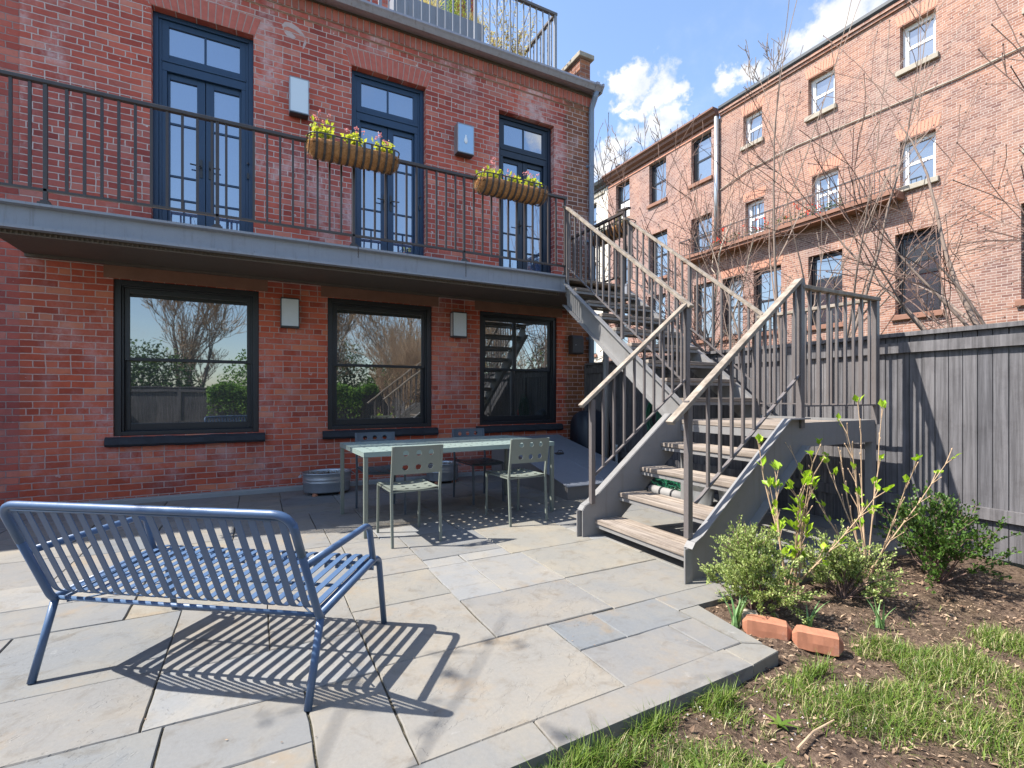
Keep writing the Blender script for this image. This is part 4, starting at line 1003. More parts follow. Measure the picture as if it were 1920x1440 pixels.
winsB = [(9.71, 10.36, 9.10, 10.05, 'ws'), (9.65, 10.29, 6.24, 7.29, 'wg'), (7.6, 8.3, 9.0, 10.05, 'ws'), (7.5, 8.2, 6.2, 7.3, 'wsg'), (5.4, 6.1, 9.0, 10.05, 'ws'), (5.4, 6.1, 6.2, 7.3, 'ws'), (3.2, 3.9, 9.0, 10.0, 'ws'), (3.2, 3.9, 6.2, 7.3, 'ws'),
         (10.38, 11.14, 3.16, 5.07, 's'), (9.1, 10.0, 3.16, 5.09, 's'), (7.4, 8.3, 3.16, 5.1, 's'), (5.3, 6.2, 3.16, 5.1, 's'), (3.1, 4.0, 3.16, 5.1, 's')]
B = nbr('orange brick row house across the gardens with small white windows', 2.0, 11.23, 10.5, M['brick_orange'], winsB,
        arches=[(10.03, 10.08, .72), (9.97, 7.32, .72), (7.95, 10.08, .8), (7.85, 7.33, .8), (5.75, 10.08, .8), (5.75, 7.33, .8), (10.76, 5.1, .8), (9.55, 5.12, .95)])
mb = MB(); mb.prism([(0, 0), (-.10, .0), (-.14, .05), (-.14, .13), (0, .13)], lambda u, v, q: (XN+u, q, 10.66+v), 2.0, 11.2); mb.build('gutter', M['dkgutter'], B)
mb = MB()
for z, o_ in ((10.50, .05), (10.58, .09)): mb.box(XN-o_, XN+.2, 2.0, 11.22, z, z+.075)
mb.build_each('corbel_course', M['brick_orange'], B)
mb = MB(); mb.box(XN-.004, XN+.3, 2.0, 11.22, 10.501-.2, 10.502-.2)
bl = thing('neighbour_balcony', 'narrow iron balcony with red flowers on the brick houses across the gardens', 'balcony', (XN-.3, 9.5, 5.95))
mb = MB(); mb.box(XN-.45, XN-.004, 6.0, 12.6, 5.97, 6.06); mb.box(XN-.40, XN-.004, 6.0, 12.55, 5.88, 5.965); mb.build('ledge', M['brownstone'], bl)
mb = MB(); mb.bar((XN-.42, 6.0, 6.62), (XN-.42, 12.6, 6.62), .03, .03); mb.bar((XN-.42, 12.6, 6.62), (XN, 12.6, 6.62), .03, .03); mb.bar((XN-.42, 6.0, 6.12), (XN-.42, 12.6, 6.12), .02, .02)
y = 6.0
while y < 12.6: mb.bar((XN-.42, y, 6.06), (XN-.42, y, 6.62), .012, .012, (0, 1, 0)); y += .11
mb.build('railing', M['iron'], bl)
mb = MB(); mb.open = True; r = random.Random(9); lvb = MB(); lvb.open = True
for i in range(26):
    y = r.uniform(7.5, 11.4); z = r.uniform(6.1, 6.6)
    for _ in range(5): leaf(mb, Vector((XN-.36, y, z))+rv(r)*.05, rv(r), rv(r), .07, .06)
for i in range(420):
    leaf(lvb, Vector((XN-.3+r.uniform(-.1, .1), r.uniform(7.2, 11.4), r.uniform(6.08, 6.35))), rv(r), rv(r), .07, .04)
k0 = len(lvb.v); lvb.v += mb.v; lvb.f += [tuple(i+k0 for i in f) for f in mb.f]; lvb.mi += [1]*len(mb.f); lvb.build('flowering_foliage', [M['evergreen'], M['redflower']], bl)
Cc = nbr('cream stuccoed row house beyond the pink brick one', 17.085, 23, 10.4, M['cream'], [(17.9, 18.7, 8.5, 10.0, 'ns'), (20, 20.9, 8.5, 10.0, 'ns'), (17.9, 18.7, 5.7, 7.3, 'ns'), (17.9, 18.7, 3.1, 4.9, 'ns')])
mb = MB(); mb.prism([(0, 0), (-.08, .02), (-.10, .10), (-.25, .2), (-.30, .32), (0, .32)], lambda u, v, q: (XN+u, q, 10.40+v), 17.12, 23); mb.build('cornice', M['dkgutter'], Cc)
mb = MB(); mb.box(XN-.05, XN-.002, 17.3, 22.9, 10.2, 10.3); mb.build('trim_band', M['capstone'], Cc)
mb = MB(); mb.tube([(XN+.5, 17.0, 10.7), (XN+.5, 17.0, 11.35)], .06, 10); mb.tube([(XN+.5, 17.0, 11.33), (XN+.5, 17.0, 11.42)], [.14, .09], 10)
mb.tube([(XN+.5, 16.5, 10.7), (XN+.5, 16.5, 11.05)], .05, 10); mb.tube([(XN+.5, 16.5, 11.02), (XN+.5, 16.5, 11.1)], [.12, .08], 10)
mesh_thing(mb, 'roof_vents', M['dkgutter'], 'pair of small dark vent pipes on the far end of the pink brick roof', 'roof vent', (XN+.5, 16.8, 10.7))
# ------------------------------------------------------------------ dining table and chairs
def plate(mb, mp, us, vs, hr_, t, n=16, holes=None):
    """perforated sheet: grid of cells us x vs, a round hole of radius hr_ in each (skip cells not in holes); mp(u,v,w)->xyz"""
    for i in range(len(us)-1):
        for j in range(len(vs)-1):
            u0, u1, v0, v1 = us[i], us[i+1], vs[j], vs[j+1]; cu, cv = (u0+u1)/2, (v0+v1)/2
            if holes is not None and not holes(i, j):
                for w_ in (0, -t): mb.poly([mp(u0, v0, w_), mp(u1, v0, w_), mp(u1, v1, w_), mp(u0, v1, w_)])
                continue
            per = []; q = n//4
            for (a0, b0), (a1, b1) in (((u1, v0), (u1, v1)), ((u1, v1), (u0, v1)), ((u0, v1), (u0, v0)), ((u0, v0), (u1, v0))):
                for k in range(q): per.append((a0+(a1-a0)*k/q, b0+(b1-b0)*k/q))
            inn = []
            for k in range(n): a = -math.pi/4+2*math.pi*k/n; inn.append((cu+math.cos(a)*hr_, cv+math.sin(a)*hr_))
            b = len(mb.v)
            for w_ in (0, -t): mb.v += [tuple(mp(*p, w_)) for p in per]; mb.v += [tuple(mp(*p, w_)) for p in inn]
            for k in range(n):
                m_ = (k+1) % n; mb.face((b+k, b+m_, b+n+m_, b+n+k)); mb.face((b+2*n+m_, b+2*n+k, b+3*n+k, b+3*n+m_)); mb.face((b+n+k, b+n+m_, b+3*n+m_, b+3*n+k))
    a, b_, c, d = us[0], us[-1], vs[0], vs[-1]
    for p, q in (((a, c), (b_, c)), ((b_, c), (b_, d)), ((b_, d), (a, d)), ((a, d), (a, c))): mb.poly([mp(*p, 0), mp(*q, 0), mp(*q, -t), mp(*p, -t)])
lin = lambda a, b_, n: [a+(b_-a)*i/n for i in range(n+1)]
TR = R(2.6)
tb = thing('dining_table', 'long sage green perforated metal dining table on the patio', 'table', (1.785, 4.84, 0), rz=TR)
TL, TW = 1.98, 1.02
mb = MB()
for v0, v1 in ((-TW/2, -.012), (.012, TW/2)):
    mp = lambda u, v, w_: (u, v, .735+w_)
    plate(mb, mp, [-TL/2]+lin(-TL/2+.045, TL/2-.045, 16)+[TL/2], [v0]+lin(v0+.022, v1-.022, 4)+[v1], .0155, .003, 12, lambda i, j: 0 < i < 17 and 0 < j < 5)
    for q in ((-TL/2, TL/2, v0, v0+.003), (-TL/2, TL/2, v1-.003, v1), (-TL/2, -TL/2+.003, v0, v1), (TL/2-.003, TL/2, v0, v1)): mb.box(*q, .692, .7335)
mb.build('tabletop', M['sage_table'], tb, rel=False)
mb = MB()
for q in ((-TL/2+.03, TL/2-.03, -TW/2+.02, -TW/2+.045), (-TL/2+.03, TL/2-.03, TW/2-.045, TW/2-.02), (-TL/2+.02, -TL/2+.045, -TW/2+.03, TW/2-.03), (TL/2-.045, TL/2-.02, -TW/2+.03, TW/2-.03), (-TL/2+.03, TL/2-.03, -.03, .03)): mb.box(*q, .69, .715)
mb.build('apron', M['sage'], tb, rel=False)
for sx in (-1, 1):
    for sy in (-1, 1): mb = MB(); mb.bar((sx*(TL/2-.02), sy*(TW/2-.02), 0), (sx*(TL/2-.02), sy*(TW/2-.02), .69), .036, .036, (0, 1, 0)); mb.build('leg', M['sage'], tb, rel=False, bevel=.004)
def make_chair(label, loc, rz, matl):
    t = thing('dining_chair', label, 'chair', loc, 'perforated metal chairs round the dining table', rz)
    # local: faces +y
    for s_ in (-1, 1):
        mb = MB(); p = [(s_*.205, -.265, 0), (s_*.205, -.235, .44), (s_*.205, -.262, .62), (s_*.205, -.292, .815)]
        for a, b_ in zip(p[:-1], p[1:]): mb.bar(a, b_, .022, .020, (0, 1, 0))
        mb.build('rear_leg', matl, t, rel=False, bevel=.003)
        mb = MB(); mb.bar((s_*.19, .25, 0), (s_*.19, .235, .442), .02, .02, (0, 1, 0)); mb.build('front_leg', matl, t, rel=False, bevel=.003)
    mb = MB(); mp = lambda u, v, w_: (u, v, .458-.012*(1-(u/.2)**2)+w_-(.018*((v-.21)/.04)**2 if v > .21 else 0))
    plate(mb, mp, lin(-.20, .20, 4), [-.235]+lin(-.205, .21, 4)+[.235, .25], .019, .003, 12, lambda i, j: 0 < j < 5)
    mb.box(-.2, -.185, -.235, .24, .432, .444); mb.box(.185, .2, -.235, .24, .432, .444); mb.box(-.185, .185, -.235, -.222, .432, .444)
    mb.build('seat', matl, t, rel=False)
    mb = MB()
    def mp(u, v, w_): return (u, -.262-(v-.60)*.14+.0-.022*(1-(u/.2)**2)-w_-.006, v)
    plate(mb, mp, [-.197]+lin(-.16, .16, 3)+[.197], lin(.585, .815, 2), .0235, .003, 16, lambda i, j: 0 < i < 4)
    mb.build('backrest', matl, t, rel=False)
    return t
ch = make_chair('sage metal chair at the near left side of the table, back to the camera', (1.165, 4.18, 0), R(2.0), M['sage'])
c2 = copy_tree(ch); c2.location = (2.295, 4.325, 0); c2.rotation_euler = (0, 0, R(3)); c2['label'] = 'sage metal chair at the near right side of the table, by the stairs'
c3 = make_chair('slate blue chair at the far left side of the table, under the large window', (1.175, 5.22, 0), R(180), M['slate_chair'])
c4 = copy_tree(c3); c4.location = (2.335, 5.30, 0); c4.rotation_euler = (0, 0, R(183)); c4['label'] = 'slate blue chair at the far side of the table, next to the cellar hatch'

# ------------------------------------------------------------------ blue slatted armchair
F = Vector((.584, .81)); az = math.atan2(F.y, F.x)
arm = thing('slatted_bench', 'blue tubular metal garden bench with slatted seat and back on the sunny paving', 'bench', (.18, 2.051, 0), rz=az)
# local x = forward (f); right side at y=0, chair width extends to +y
CW = 1.26; TRd = .0155
def P3(f, r_, z): return (f, r_, z)
def curve(pts, rad, seg=5):
    """round the corners of a polyline"""
    pts = [Vector(p) for p in pts]; out = [pts[0]]
    for a, b_, c in zip(pts[:-2], pts[1:-1], pts[2:]):
        d0 = (a-b_).normalized(); d1 = (c-b_).normalized(); rr = min(rad, (a-b_).length*.45, (c-b_).length*.45); s_ = b_+d0*rr; e = b_+d1*rr
        for k in range(seg+1): t = k/seg; out.append(s_.lerp(b_, t).lerp(b_.lerp(e, t), t))
    out.append(pts[-1]); return out
for y, nm in ((0, 'side_frame'), (CW, 'side_frame')):
    mb = MB()
    mb.tube(curve([(0, y, 0), (.10, y, .335)], .05), TRd, 10)                                                            # rear leg
    mb.tube(curve([(.095, y, .33), (.63, y, .385), (.672, y, .36), (.74, y, 0)], .06, 7), TRd, 10)      # seat rail and front leg
    mb.tube(curve([(.10, y, .315), (.075, y, .345), (-.097, y, .745)], .05), TRd, 10)                                   # back upright
    mb.tube(curve([(.0, y, .565), (.515, y, .578), (.555, y, .56), (.60, y, .385)], .055, 7), TRd, 10)                # arm
    mb.build(nm, M['chairblue'], arm, rel=False, smooth=True)
mb = MB(); pts = curve([(-.04, 0, .612), (-.115, 0, .785), (-.115, CW, .785), (-.04, CW, .612)], .075, 8); mb.tube(pts, TRd+.001, 10); mb.build('top_rail', M['chairblue'], arm, rel=False, smooth=True)
mb = MB()
for y in (.034, CW-.034):
    mb.tube(curve([(.115, y, .325), (.62, y, .378)], .03), .008, 8)
mb.tube([(.10, 0, .325), (.10, CW, .325)], .010, 8); mb.tube([(.655, 0, .345), (.655, CW, .345)], .010, 8); mb.tube([(-.105, .02, .765), (-.105, CW-.02, .765)], .008, 8)
mb.tube([(.12, .03, .30), (.60, CW*.5, .335)], .004, 5); mb.tube([(.12, CW-.03, .30), (.60, CW*.5, .335)], .004, 5); mb.tube([(.36, 0, .342), (.36, CW, .342)], .008, 6)
mb.build_each('cross_bar', M['chairblue'], arm, rel=False, smooth=True)
ns = 20; pitch = (CW-.09)/(ns-1)
prof = curve([(-.108, 0, .775), (.062, 0, .375), (.11, 0, .345), (.615, 0, .394), (.680, 0, .385), (.672, 0, .305)], .075, 7)
for i in range(ns):
    y = .045+pitch*i; mb = MB()
    b = 0; wd = .030; th = .004
    for k, p in enumerate(prof):
        d = (prof[min(k+1, len(prof)-1)]-prof[max(k-1, 0)]).normalized(); nrm = Vector((-d.z, 0, d.x))
        for a, c in ((-1, 0), (1, 0), (1, 1), (-1, 1)): mb.v.append(tuple(p+Vector((0, y+a*wd/2, 0))+nrm*(c*th)))
    for k in range(len(prof)-1):
        for j in range(4): q = (j+1) % 4; mb.face((4*k+j, 4*k+q, 4*k+4+q, 4*k+4+j))
    mb.face((3, 2, 1, 0)); q = 4*(len(prof)-1); mb.face((q, q+1, q+2, q+3))
    mb.build('slat', M['chairblue'], arm, rel=False)

# ------------------------------------------------------------------ tubs, cellar hatch, grill, hose, things under the stairs
def tub(c, sx, sy, h, label, rz=0):
    t = thing('galvanised_tub', label, 'tub', c, 'galvanised tubs at the foot of the wall', rz)
    mb = MB(); mb.lathe([(0, .035), (.90, .035), (.915, .05), (.93, .14), (.955, .15), (.955, .165), (.935, .175), (.955, .185), (.955, .20), (.94, .21), (.965, h-.012), (.985, h-.005), (.985, h+.005), (.955, h+.004), (.94, h-.02), (.90, .12)], (0, 0, 0), 40, sx, sy)
    mb.build('body', M['galv'], t, rel=False, smooth=True)
    mb = MB(); mb.lathe([(0, h-.045), (.93, h-.05)], (0, 0, 0), 24, sx, sy); mb.build('soil', M['soil'], t, rel=False)
    for s_ in (-1, 1): mb = MB(); x = s_*sx*.985; mb.tube([(x, -.05, h-.02), (x+s_*.03, -.045, h-.05), (x+s_*.03, .045, h-.05), (x, .05, h-.02)], .006, 6); mb.build('handle', M['galv'], t, rel=False)
    for a in (.9, 2.2, 4.0, 5.4): mb = MB(); mb.lathe([(0, 0), (.035, 0), (.028, .036), (0, .036)], (math.cos(a)*sx*.8, math.sin(a)*sy*.8, 0), 8); mb.build('foot', M['terra'], t, rel=False)
    mb = MB(); mb.open = True; r = random.Random(int(c[0]*9))
    for i in range(260): a = r.uniform(0, 6.28); q = r.random()**.5*.85; leaf(mb, Vector((math.cos(a)*sx*q, math.sin(a)*sy*q, h-.045+r.uniform(0, .03))), rv(r), Vector((0, 0, 1))+rv(r)*.5, r.uniform(.02, .045), .012)
    mb.build('dead_leaves', M['chips'], t, rel=False)
tub((.80, 6.53, 0), .30, .235, .27, 'oval galvanised tub under the large ground-floor window')
tub((2.35, 6.62, 0), .24, .21, .27, 'galvanised tub half hidden behind the dining table')

hx0, hx1, hy0 = 3.24, 4.46, 4.78
ht = thing('cellar_hatch', 'sloping blue-grey steel cellar hatch against the wall', 'cellar hatch', (3.85, 5.9, 0))
mb = MB(); mb.prism([(hy0, -.02), (hy0, .145), (D-.11, .56), (D-.11, -.02)], lambda u, v, q: (q, u, v), hx0, hx1); mb.build('kerb_frame', painted('hatch_side', (.20, .19, .18), .6, .2, dirt=.4, scale=4), ht)
slp = (.56-.145)/(D-.11-hy0)
for a, b_ in ((hx0-.015, (hx0+hx1)/2-.003), ((hx0+hx1)/2+.003, hx1+.015)):
    mb = MB(); mb.prism([(hy0-.02, .148), (hy0-.02, .160), (D-.112, .565+.012), (D-.112, .565)], lambda u, v, q: (q, u, v), a, b_)
    lf = mb.build('leaf', M['hatch'], ht)
    mb = MB()          # raised tread pattern
    n_ = 0; yy = hy0+.05
    while yy < D-.2:
        xx = a+.03+(n_ % 2)*.012
        k = 0
        while xx < b_-.03:
            zz = .160+slp*(yy-hy0+.02); s_ = 1 if (k+n_) % 2 else -1
            mb.v += [(xx-.007, yy-.004*s_, zz+.0003), (xx+.004, yy-.006*s_, zz+.0003), (xx+.007, yy+.004*s_, zz+.0016), (xx-.004, yy+.006*s_, zz+.0016)]; b = len(mb.v); mb.face((b-4, b-3, b-2, b-1)); xx += .026; k += 1
        yy += .026; n_ += 1
    mb.open = True; mb.build('tread_pattern', M['hatch'], lf)
cx = (hx0+hx1)/2; yy = 5.9; zz = .165+slp*(yy-hy0)
mb = MB(); mb.box(cx-.06, cx+.06, yy-.03, yy+.03, zz+.012-.012, zz+.02); mb.tube([(cx-.04, yy-.02, zz+.02), (cx-.02, yy-.02, zz+.05), (cx+.03, yy-.02, zz+.05), (cx+.05, yy-.02, zz+.02)], .007, 6); mb.build('padlock', M['iron'], ht)

gc = thing('covered_grill', 'dark covered barbecue with a rounded top in the corner by the fence', 'grill', (4.82, 6.45, 0))
mb = MB(); n = 20; prof = []
for k in range(13): a = math.pi*k/12; prof.append((-math.cos(a)*.235, .72+math.sin(a)*.27))
prof = [(-.26, .03), (-.245, .4)]+prof+[(.245, .4), (.26, .03)]
nx = 8; k_ = len(prof)
for i in range(nx+1):
    x = 4.60+.48*i/nx; e = 1-.10*abs(2*i/nx-1)**4
    for u, v in prof: mb.v.append((x, 6.5+u*e+.010*mn.noise(Vector((x*6, u*9, v*7))), v*(e*.5+.5)+.008*mn.noise(Vector((x*9, u*9, 3)))))
for i in range(nx):
    for j in range(k_): q = (j+1) % k_; mb.face((i*k_+j, i*k_+q, (i+1)*k_+q, (i+1)*k_+j))
mb.face(tuple(range(k_))[::-1]); mb.face(tuple(nx*k_+j for j in range(k_)))
mb.build('cover', M['tarp'], gc, smooth=True)
mb = MB()
for x, y in ((4.64, 6.30), (5.02, 6.30)): mb.tube([(x-.02, y, .05), (x+.02, y, .05)], .05, 12)
mb.build_each('wheel', M['black'], gc)

hs = MB(); r = random.Random(2)
for i in range(11):
    rr = .16+r.uniform(-.05, .05); cy = 5.2+r.uniform(-.03, .03); cz = 1.03+r.uniform(-.05, .05); x = 5.03-.017*(i % 5)
    hs.tube([(x+r.uniform(-.004, .004), cy+math.cos(t)*rr*.8, cz-.1+math.sin(t)*rr*1.5) for t in [k*math.pi/10 for k in range(21)]], .0085, 6, cap=False)
hs.tube([(4.98, 5.2, .8), (4.95, 5.1, .4), (4.9, 5.02, .03), (4.8, 4.9, .01)], .0085, 6)
mesh_thing(hs, 'garden_hose', M['hose'], 'coiled dark green hose hung on the fence behind the stairs', 'hose', (5.0, 5.2, .0), smooth=True)
vp = MB(); vp.tube([(4.98, 6.0, 0), (4.98, 6.0, .33)], .022, 10); vp.tube([(4.98, 6.0, .33), (4.98, 6.0, .39)], .034, 10); vp.tube([(4.98, 6.0, .36), (4.93, 5.96, .36)], .024, 10); vp.tube([(4.98, 6.0, .39), (4.98, 6.0, .46)], .024, 10)
mesh_thing(vp, 'water_pipe', M['pvc'], 'short pale grey plastic pipe with a tap joint at the fence', 'pipe', (4.98, 6.0, 0), smooth=True)

def bucket(name, c, r0, r1, h, label, m_='galv', tilt=None):
    t = thing(name, label, 'bucket', c)
    mb = MB(); mb.lathe([(0, .01), (r0, .0), (r0+.002, .02), (r0+(r1-r0)*.6, h*.6), (r0+(r1-r0)*.62, h*.62), (r0+(r1-r0)*.64, h*.6), (r1, h-.008), (r1+.008, h), (r1-.004, h), (r0-.005, .02)], (0, 0, 0), 28); mb.build('body', M[m_], t, rel=False, smooth=True)
    mb = MB(); mb.tube([(math.cos(a)*(r1+.006), -.02-math.sin(a)*.05, h-.02-math.sin(a)*.10) for a in [math.pi*k/10 for k in range(11)]], .003, 5); mb.build('handle', M['galv'], t, rel=False)
    return t
bucket('metal_bucket', (4.43, 3.86, .0), .10, .135, .28, 'pale galvanised bucket standing under the stairs, the nearer of two')
bucket('metal_bucket', (4.58, 3.62, .0), .10, .13, .24, 'grey galvanised bucket under the stairs, right of the pale one')
wc = thing('watering_can', 'grey metal watering can on the paving under the stairs', 'watering can', (4.72, 5.15, 0))
mb = MB(); mb.lathe([(0, 0), (.13, 0), (.115, .28), (.09, .33), (.06, .34)], (4.72, 5.15, 0), 24); mb.build('body', M['galv'], wc, smooth=True)
mb = MB(); mb.tube([(4.63, 5.1, .08), (4.47, 5.05, .25), (4.37, 5.0, .42)], [.022, .016, .013], 8); mb.build('spout', M['galv'], wc, smooth=True)
mb = MB(); mb.tube(curve([(4.77, 5.18, .33), (4.87, 5.2, .45), (4.95, 5.22, .3), (4.84, 5.2, .1)], .06), .009, 6); mb.build('handle', M['galv'], wc, smooth=True)
# rolled mat with straps and a green trellis bundle
mt = thing('rolled_mat', 'rolled grey mat with dark straps lying on the paving under the stairs', 'rolled mat', (4.38, 4.3, 0))
a, b_ = Vector((3.05, 3.42, .045)), Vector((3.02, 2.86, .045))
a, b_ = Vector((4.39, 4.62, .056)), Vector((4.36, 4.02, .056))
mb = MB(); mb.tube([a, b_], .055, 16); mb.build('roll', painted('grey_foam', (.26, .25, .24), .8, .2, dirt=.4), mt, smooth=True)
mb = MB()
for t in (.3, .62): p = a.lerp(b_, t); mb.tube([p, p+Vector((0, -.03, 0))], .0575, 16)
mb.build_each('strap', M['black'], mt)
tg = MB(); r = random.Random(8)
for i in range(110):
    p = Vector((4.56+r.gauss(0, .06), 4.38+r.gauss(0, .15), r.uniform(.01, .2))); q = p+Vector((r.gauss(0, .08), r.gauss(0, .14), r.gauss(0, .04))); q.z = max(.01, q.z)
    tg.tube([p, p.lerp(q, .5)+rv(r)*.03, q], .005, 5)
mesh_thing(tg, 'wire_bundle', M['green_wire'], 'tangle of green plastic-coated wire under the stairs', 'wire bundle', (4.56, 4.38, 0))
rb = MB(); rb.tube([(5.04, 4.94, .80), (5.04, 4.94, .92)], .03, 12); rb.tube([(5.04, 4.94, .92), (5.04, 4.94, .94)], .012, 8)
mesh_thing(rb, 'red_fixture', M['red_bits'], 'small red fixture on the fence behind the inner stringer', 'fixture', (5.04, 4.94, .80), smooth=True)

# ------------------------------------------------------------------ garden: edging, shrub, canes, straps, grass, litter
def rock(c, d, L, W, H, seed, m_, label):
    mb = MB(); d = Vector((*d, 0)).normalized(); s_ = Vector((-d.y, d.x, 0)); n, k_ = 10, 10
    for i in range(n+1):
        u = -1+2*i/n; e = (1-abs(u)**9)**.3 if abs(u) < 1 else .0
        for k in range(k_):
            a = 2*math.pi*k/k_; ca, sa = math.cos(a), math.sin(a); ca = math.copysign(abs(ca)**.28, ca); sa = math.copysign(abs(sa)**.28, sa)
            f = 1+.10*mn.noise(Vector((u*2.2+seed, ca*1.5, sa*1.5)))
            p = Vector(c)+d*(u*L/2)+s_*(ca*W/2*max(.35, e)*f)+Vector((0, 0, sa*H/2*max(.35, e)*f)); mb.v.append(tuple(p))
    for i in range(n):
        for k in range(k_): q = (k+1) % k_; mb.face((i*k_+k, i*k_+q, (i+1)*k_+q, (i+1)*k_+k))
    mb.face(tuple(range(k_))[::-1]); mb.face(tuple(n*k_+k for k in range(k_)))
    mesh_thing(mb, 'edging_stone', m_, label, 'edging stone', (c[0], c[1], c[2]-H/2), 'edging stones of the bed', bevel=0)
rock((2.42, 1.80, -.012), (.60, -.62), .11, .075, .08, 1, M['edgewhite'], 'small pale edging stone behind the strap leaves')
rock((2.385, 1.665, -.005), (.42, -.55), .23, .085, .10, 4, M['edgestone'], 'long orange-red edging brick beside the paving corner')
rock((2.50, 1.47, -.01), (.35, -.5), .22, .085, .10, 8, M['edgestone'], 'second orange-red edging brick nearer the lawn')
if 0: rock((2.64, 1.27, -.02), (.4, -.5), .20, .08, .09, 12, M['edgestone'], 'third orange-red edging brick at the lawn')

def shrub(c, rx, rz_, n, L, seed, label, leafm, name='boxwood_shrub', stems=16, stemm=None, W=None):
    r = random.Random(seed); t = thing(name, label, 'shrub', c); st_, lv = MB(), MB(); st_.open = lv.open = True; c = Vector(c)
    tips = []
    for i in range(stems):
        a = r.uniform(0, 6.28); el = r.uniform(.35, 1.5); d = Vector((math.cos(a)*math.cos(el), math.sin(a)*math.cos(el), math.sin(el)))
        tip = c+Vector((d.x*rx, d.y*rx, d.z*rz_))*r.uniform(.75, 1.05); st_.tube([c+rv(r)*.02, c.lerp(tip, .5)+rv(r)*rx*.12, tip], [.006, .004, .0015], 4)
        for k in range(7):
            q = c.lerp(tip, r.uniform(.4, .95)); e = q+(rv(r)+d*.8)*rx*.3; st_.tube([q, e], .0016, 3); tips.append((q, e))
    for i in range(n):
        q, e = r.choice(tips); p = q.lerp(e, r.uniform(.0, 1.15))+rv(r)*rx*.05
        if p.z < c.z+.015: continue
        leaf(lv, p, rv(r)+(p-c).normalized()*.8+Vector((0, 0, .3)), rv(r)+Vector((0, 0, .7)), L*r.uniform(.6, 1.25), (W or L*.62)*r.uniform(.7, 1.2))
    st_.build('stems', stemm or M['twig'], t); lv.build('foliage', leafm, t); return t
shrub((2.56, 1.86, -.05),   .29, .54, 15000, .0165, 3, 'dense boxwood shrub with cream-edged leaves beside the foot of the stairs', M['box'], stems=46)
shrub((3.25, 1.75, -.05), .30, .38, 6000, .019, 7, 'lower green shrub further right in the bed along the fence', M['box'], stems=30)
shrub((4.1, 1.6, -.05), .40, .62, 5000, .028, 13, 'dark evergreen shrub near the fence at the right', M['evergreen'], 'evergreen_shrub', stems=30)
def canes(c, n, H, seed, label, lean, nl):
    r = random.Random(seed); t = thing('cane_shrub', label, 'shrub', c, 'bare cane shrubs in the bed'); st_, lv, bd = MB(), MB(), MB(); st_.open = lv.open = True; c = Vector(c)
    for i in range(n):
        d = Vector((lean[0]+r.gauss(0, .24), lean[1]+r.gauss(0, .28), 1)); L = H*r.uniform(.7, 1.1)
        pts = [c+rv(r)*.04]; dd = d.normalized()
        for k in range(6): dd = (dd+rv(r)*.10+Vector((0, 0, .04))).normalized(); pts.append(pts[-1]+dd*L/6)
        st_.tube(pts, [.0065-.0007*k for k in range(7)], 5)
        for k in range(2, 7):
            q = pts[k]
            for s_ in (1, -1):
                e = q+(dd+Vector((-dd.y, dd.x, .3))*s_*.9).normalized()*r.uniform(.03, .12); st_.tube([q, e], [.0035, .002], 4)
                bd.tube([e, e+(e-q).normalized()*.008, e+(e-q).normalized()*.018], [.002, .0045, .0005], 5)
                if r.random() < nl:
                    for _ in range(4): leaf(lv, e+rv(r)*.014, (e-q).normalized()+rv(r)*.8, Vector((0, 0, 1))+rv(r)*.5, *(lambda q_: (q_, q_*.62))(r.uniform(.018, .075)))
    k0 = len(st_.v); st_.v += bd.v; st_.f += [tuple(i+k0 for i in f) for f in bd.f]; st_.mi += bd.mi; st_.build('canes', M['twig_tan'], t); lv.build('foliage', M['hyd'], t)
canes((3.0, 1.93, -.05), 9, .88, 4, 'tan-stemmed shrub with a few bright green young leaves beside the stair railing', (-.16, .02), .62)
canes((3.8, 1.88, -.05), 9, 1.05, 6, 'taller bare tan-stemmed shrub against the fence at the right', (.0, .05), .25)
def straps(c, n, H, seed, label, w_=.016):
    r = random.Random(seed); mb = MB(); mb.open = True
    for i in range(n): a = r.uniform(0, 6.28); blade(mb, (c[0]+r.gauss(0, .012), c[1]+r.gauss(0, .012), c[2]), Vector((math.cos(a), math.sin(a), 0)), H*r.uniform(.7, 1.1), w_, r.uniform(.05, .65), 6)
    mesh_thing(mb, 'strap_leaf_plant', M['strap'], label, 'plant', c, 'daffodil clumps without flowers')
straps((2.315, 1.80, -.045), 9, .25, 3, 'clump of long green strap leaves leaning over the paving corner')
straps((2.62, 1.60, -.05), 8, .20, 5, 'clump of strap leaves in front of the boxwood shrub', .013)
straps((3.05, 1.45, -.06), 8, .18, 9, 'clump of strap leaves further right at the lawn edge', .013)
# grass, as patches on soil
r = random.Random(21); mb = MB(); mb.open = True; dry = MB(); dry.open = True
def gmask(x, y): return mn.fractal(Vector((x*2.6, y*2.6, 1.7)), 1, 2, 3)
cnt = 0
while cnt < 48000:
    x = r.uniform(-.4, 3.6); y = r.uniform(.35, 1.44+.026*(x-.7)) if x < 2.2 else r.uniform(.35, 1.5)
    f = gmask(x, y)+(.34 if y < 1.2 else .08)-(.45 if x > 1.75 and y > 1.15 else 0)
    if x < .75: f += .1
    if f < .02+r.uniform(-.12, .16): 
        if r.random() > .012: continue
    a = r.uniform(0, 6.28); d = Vector((math.cos(a), math.sin(a), 0)); (dry if r.random() < .10 else mb)
    tgt = dry if r.random() < .22 else mb
    blade(tgt, (x, y, soilz(x, y)-.004), d, r.uniform(.022, .070)*(1.35 if f > .25 else 1), r.uniform(.0022, .0042), r.uniform(.1, 1.0), 3); cnt += 1
tall = [(1.35, 1.42), (1.02, 1.40), (1.7, 1.40), (.85, 1.36), (1.12, 1.32), (2.25, 1.35)]
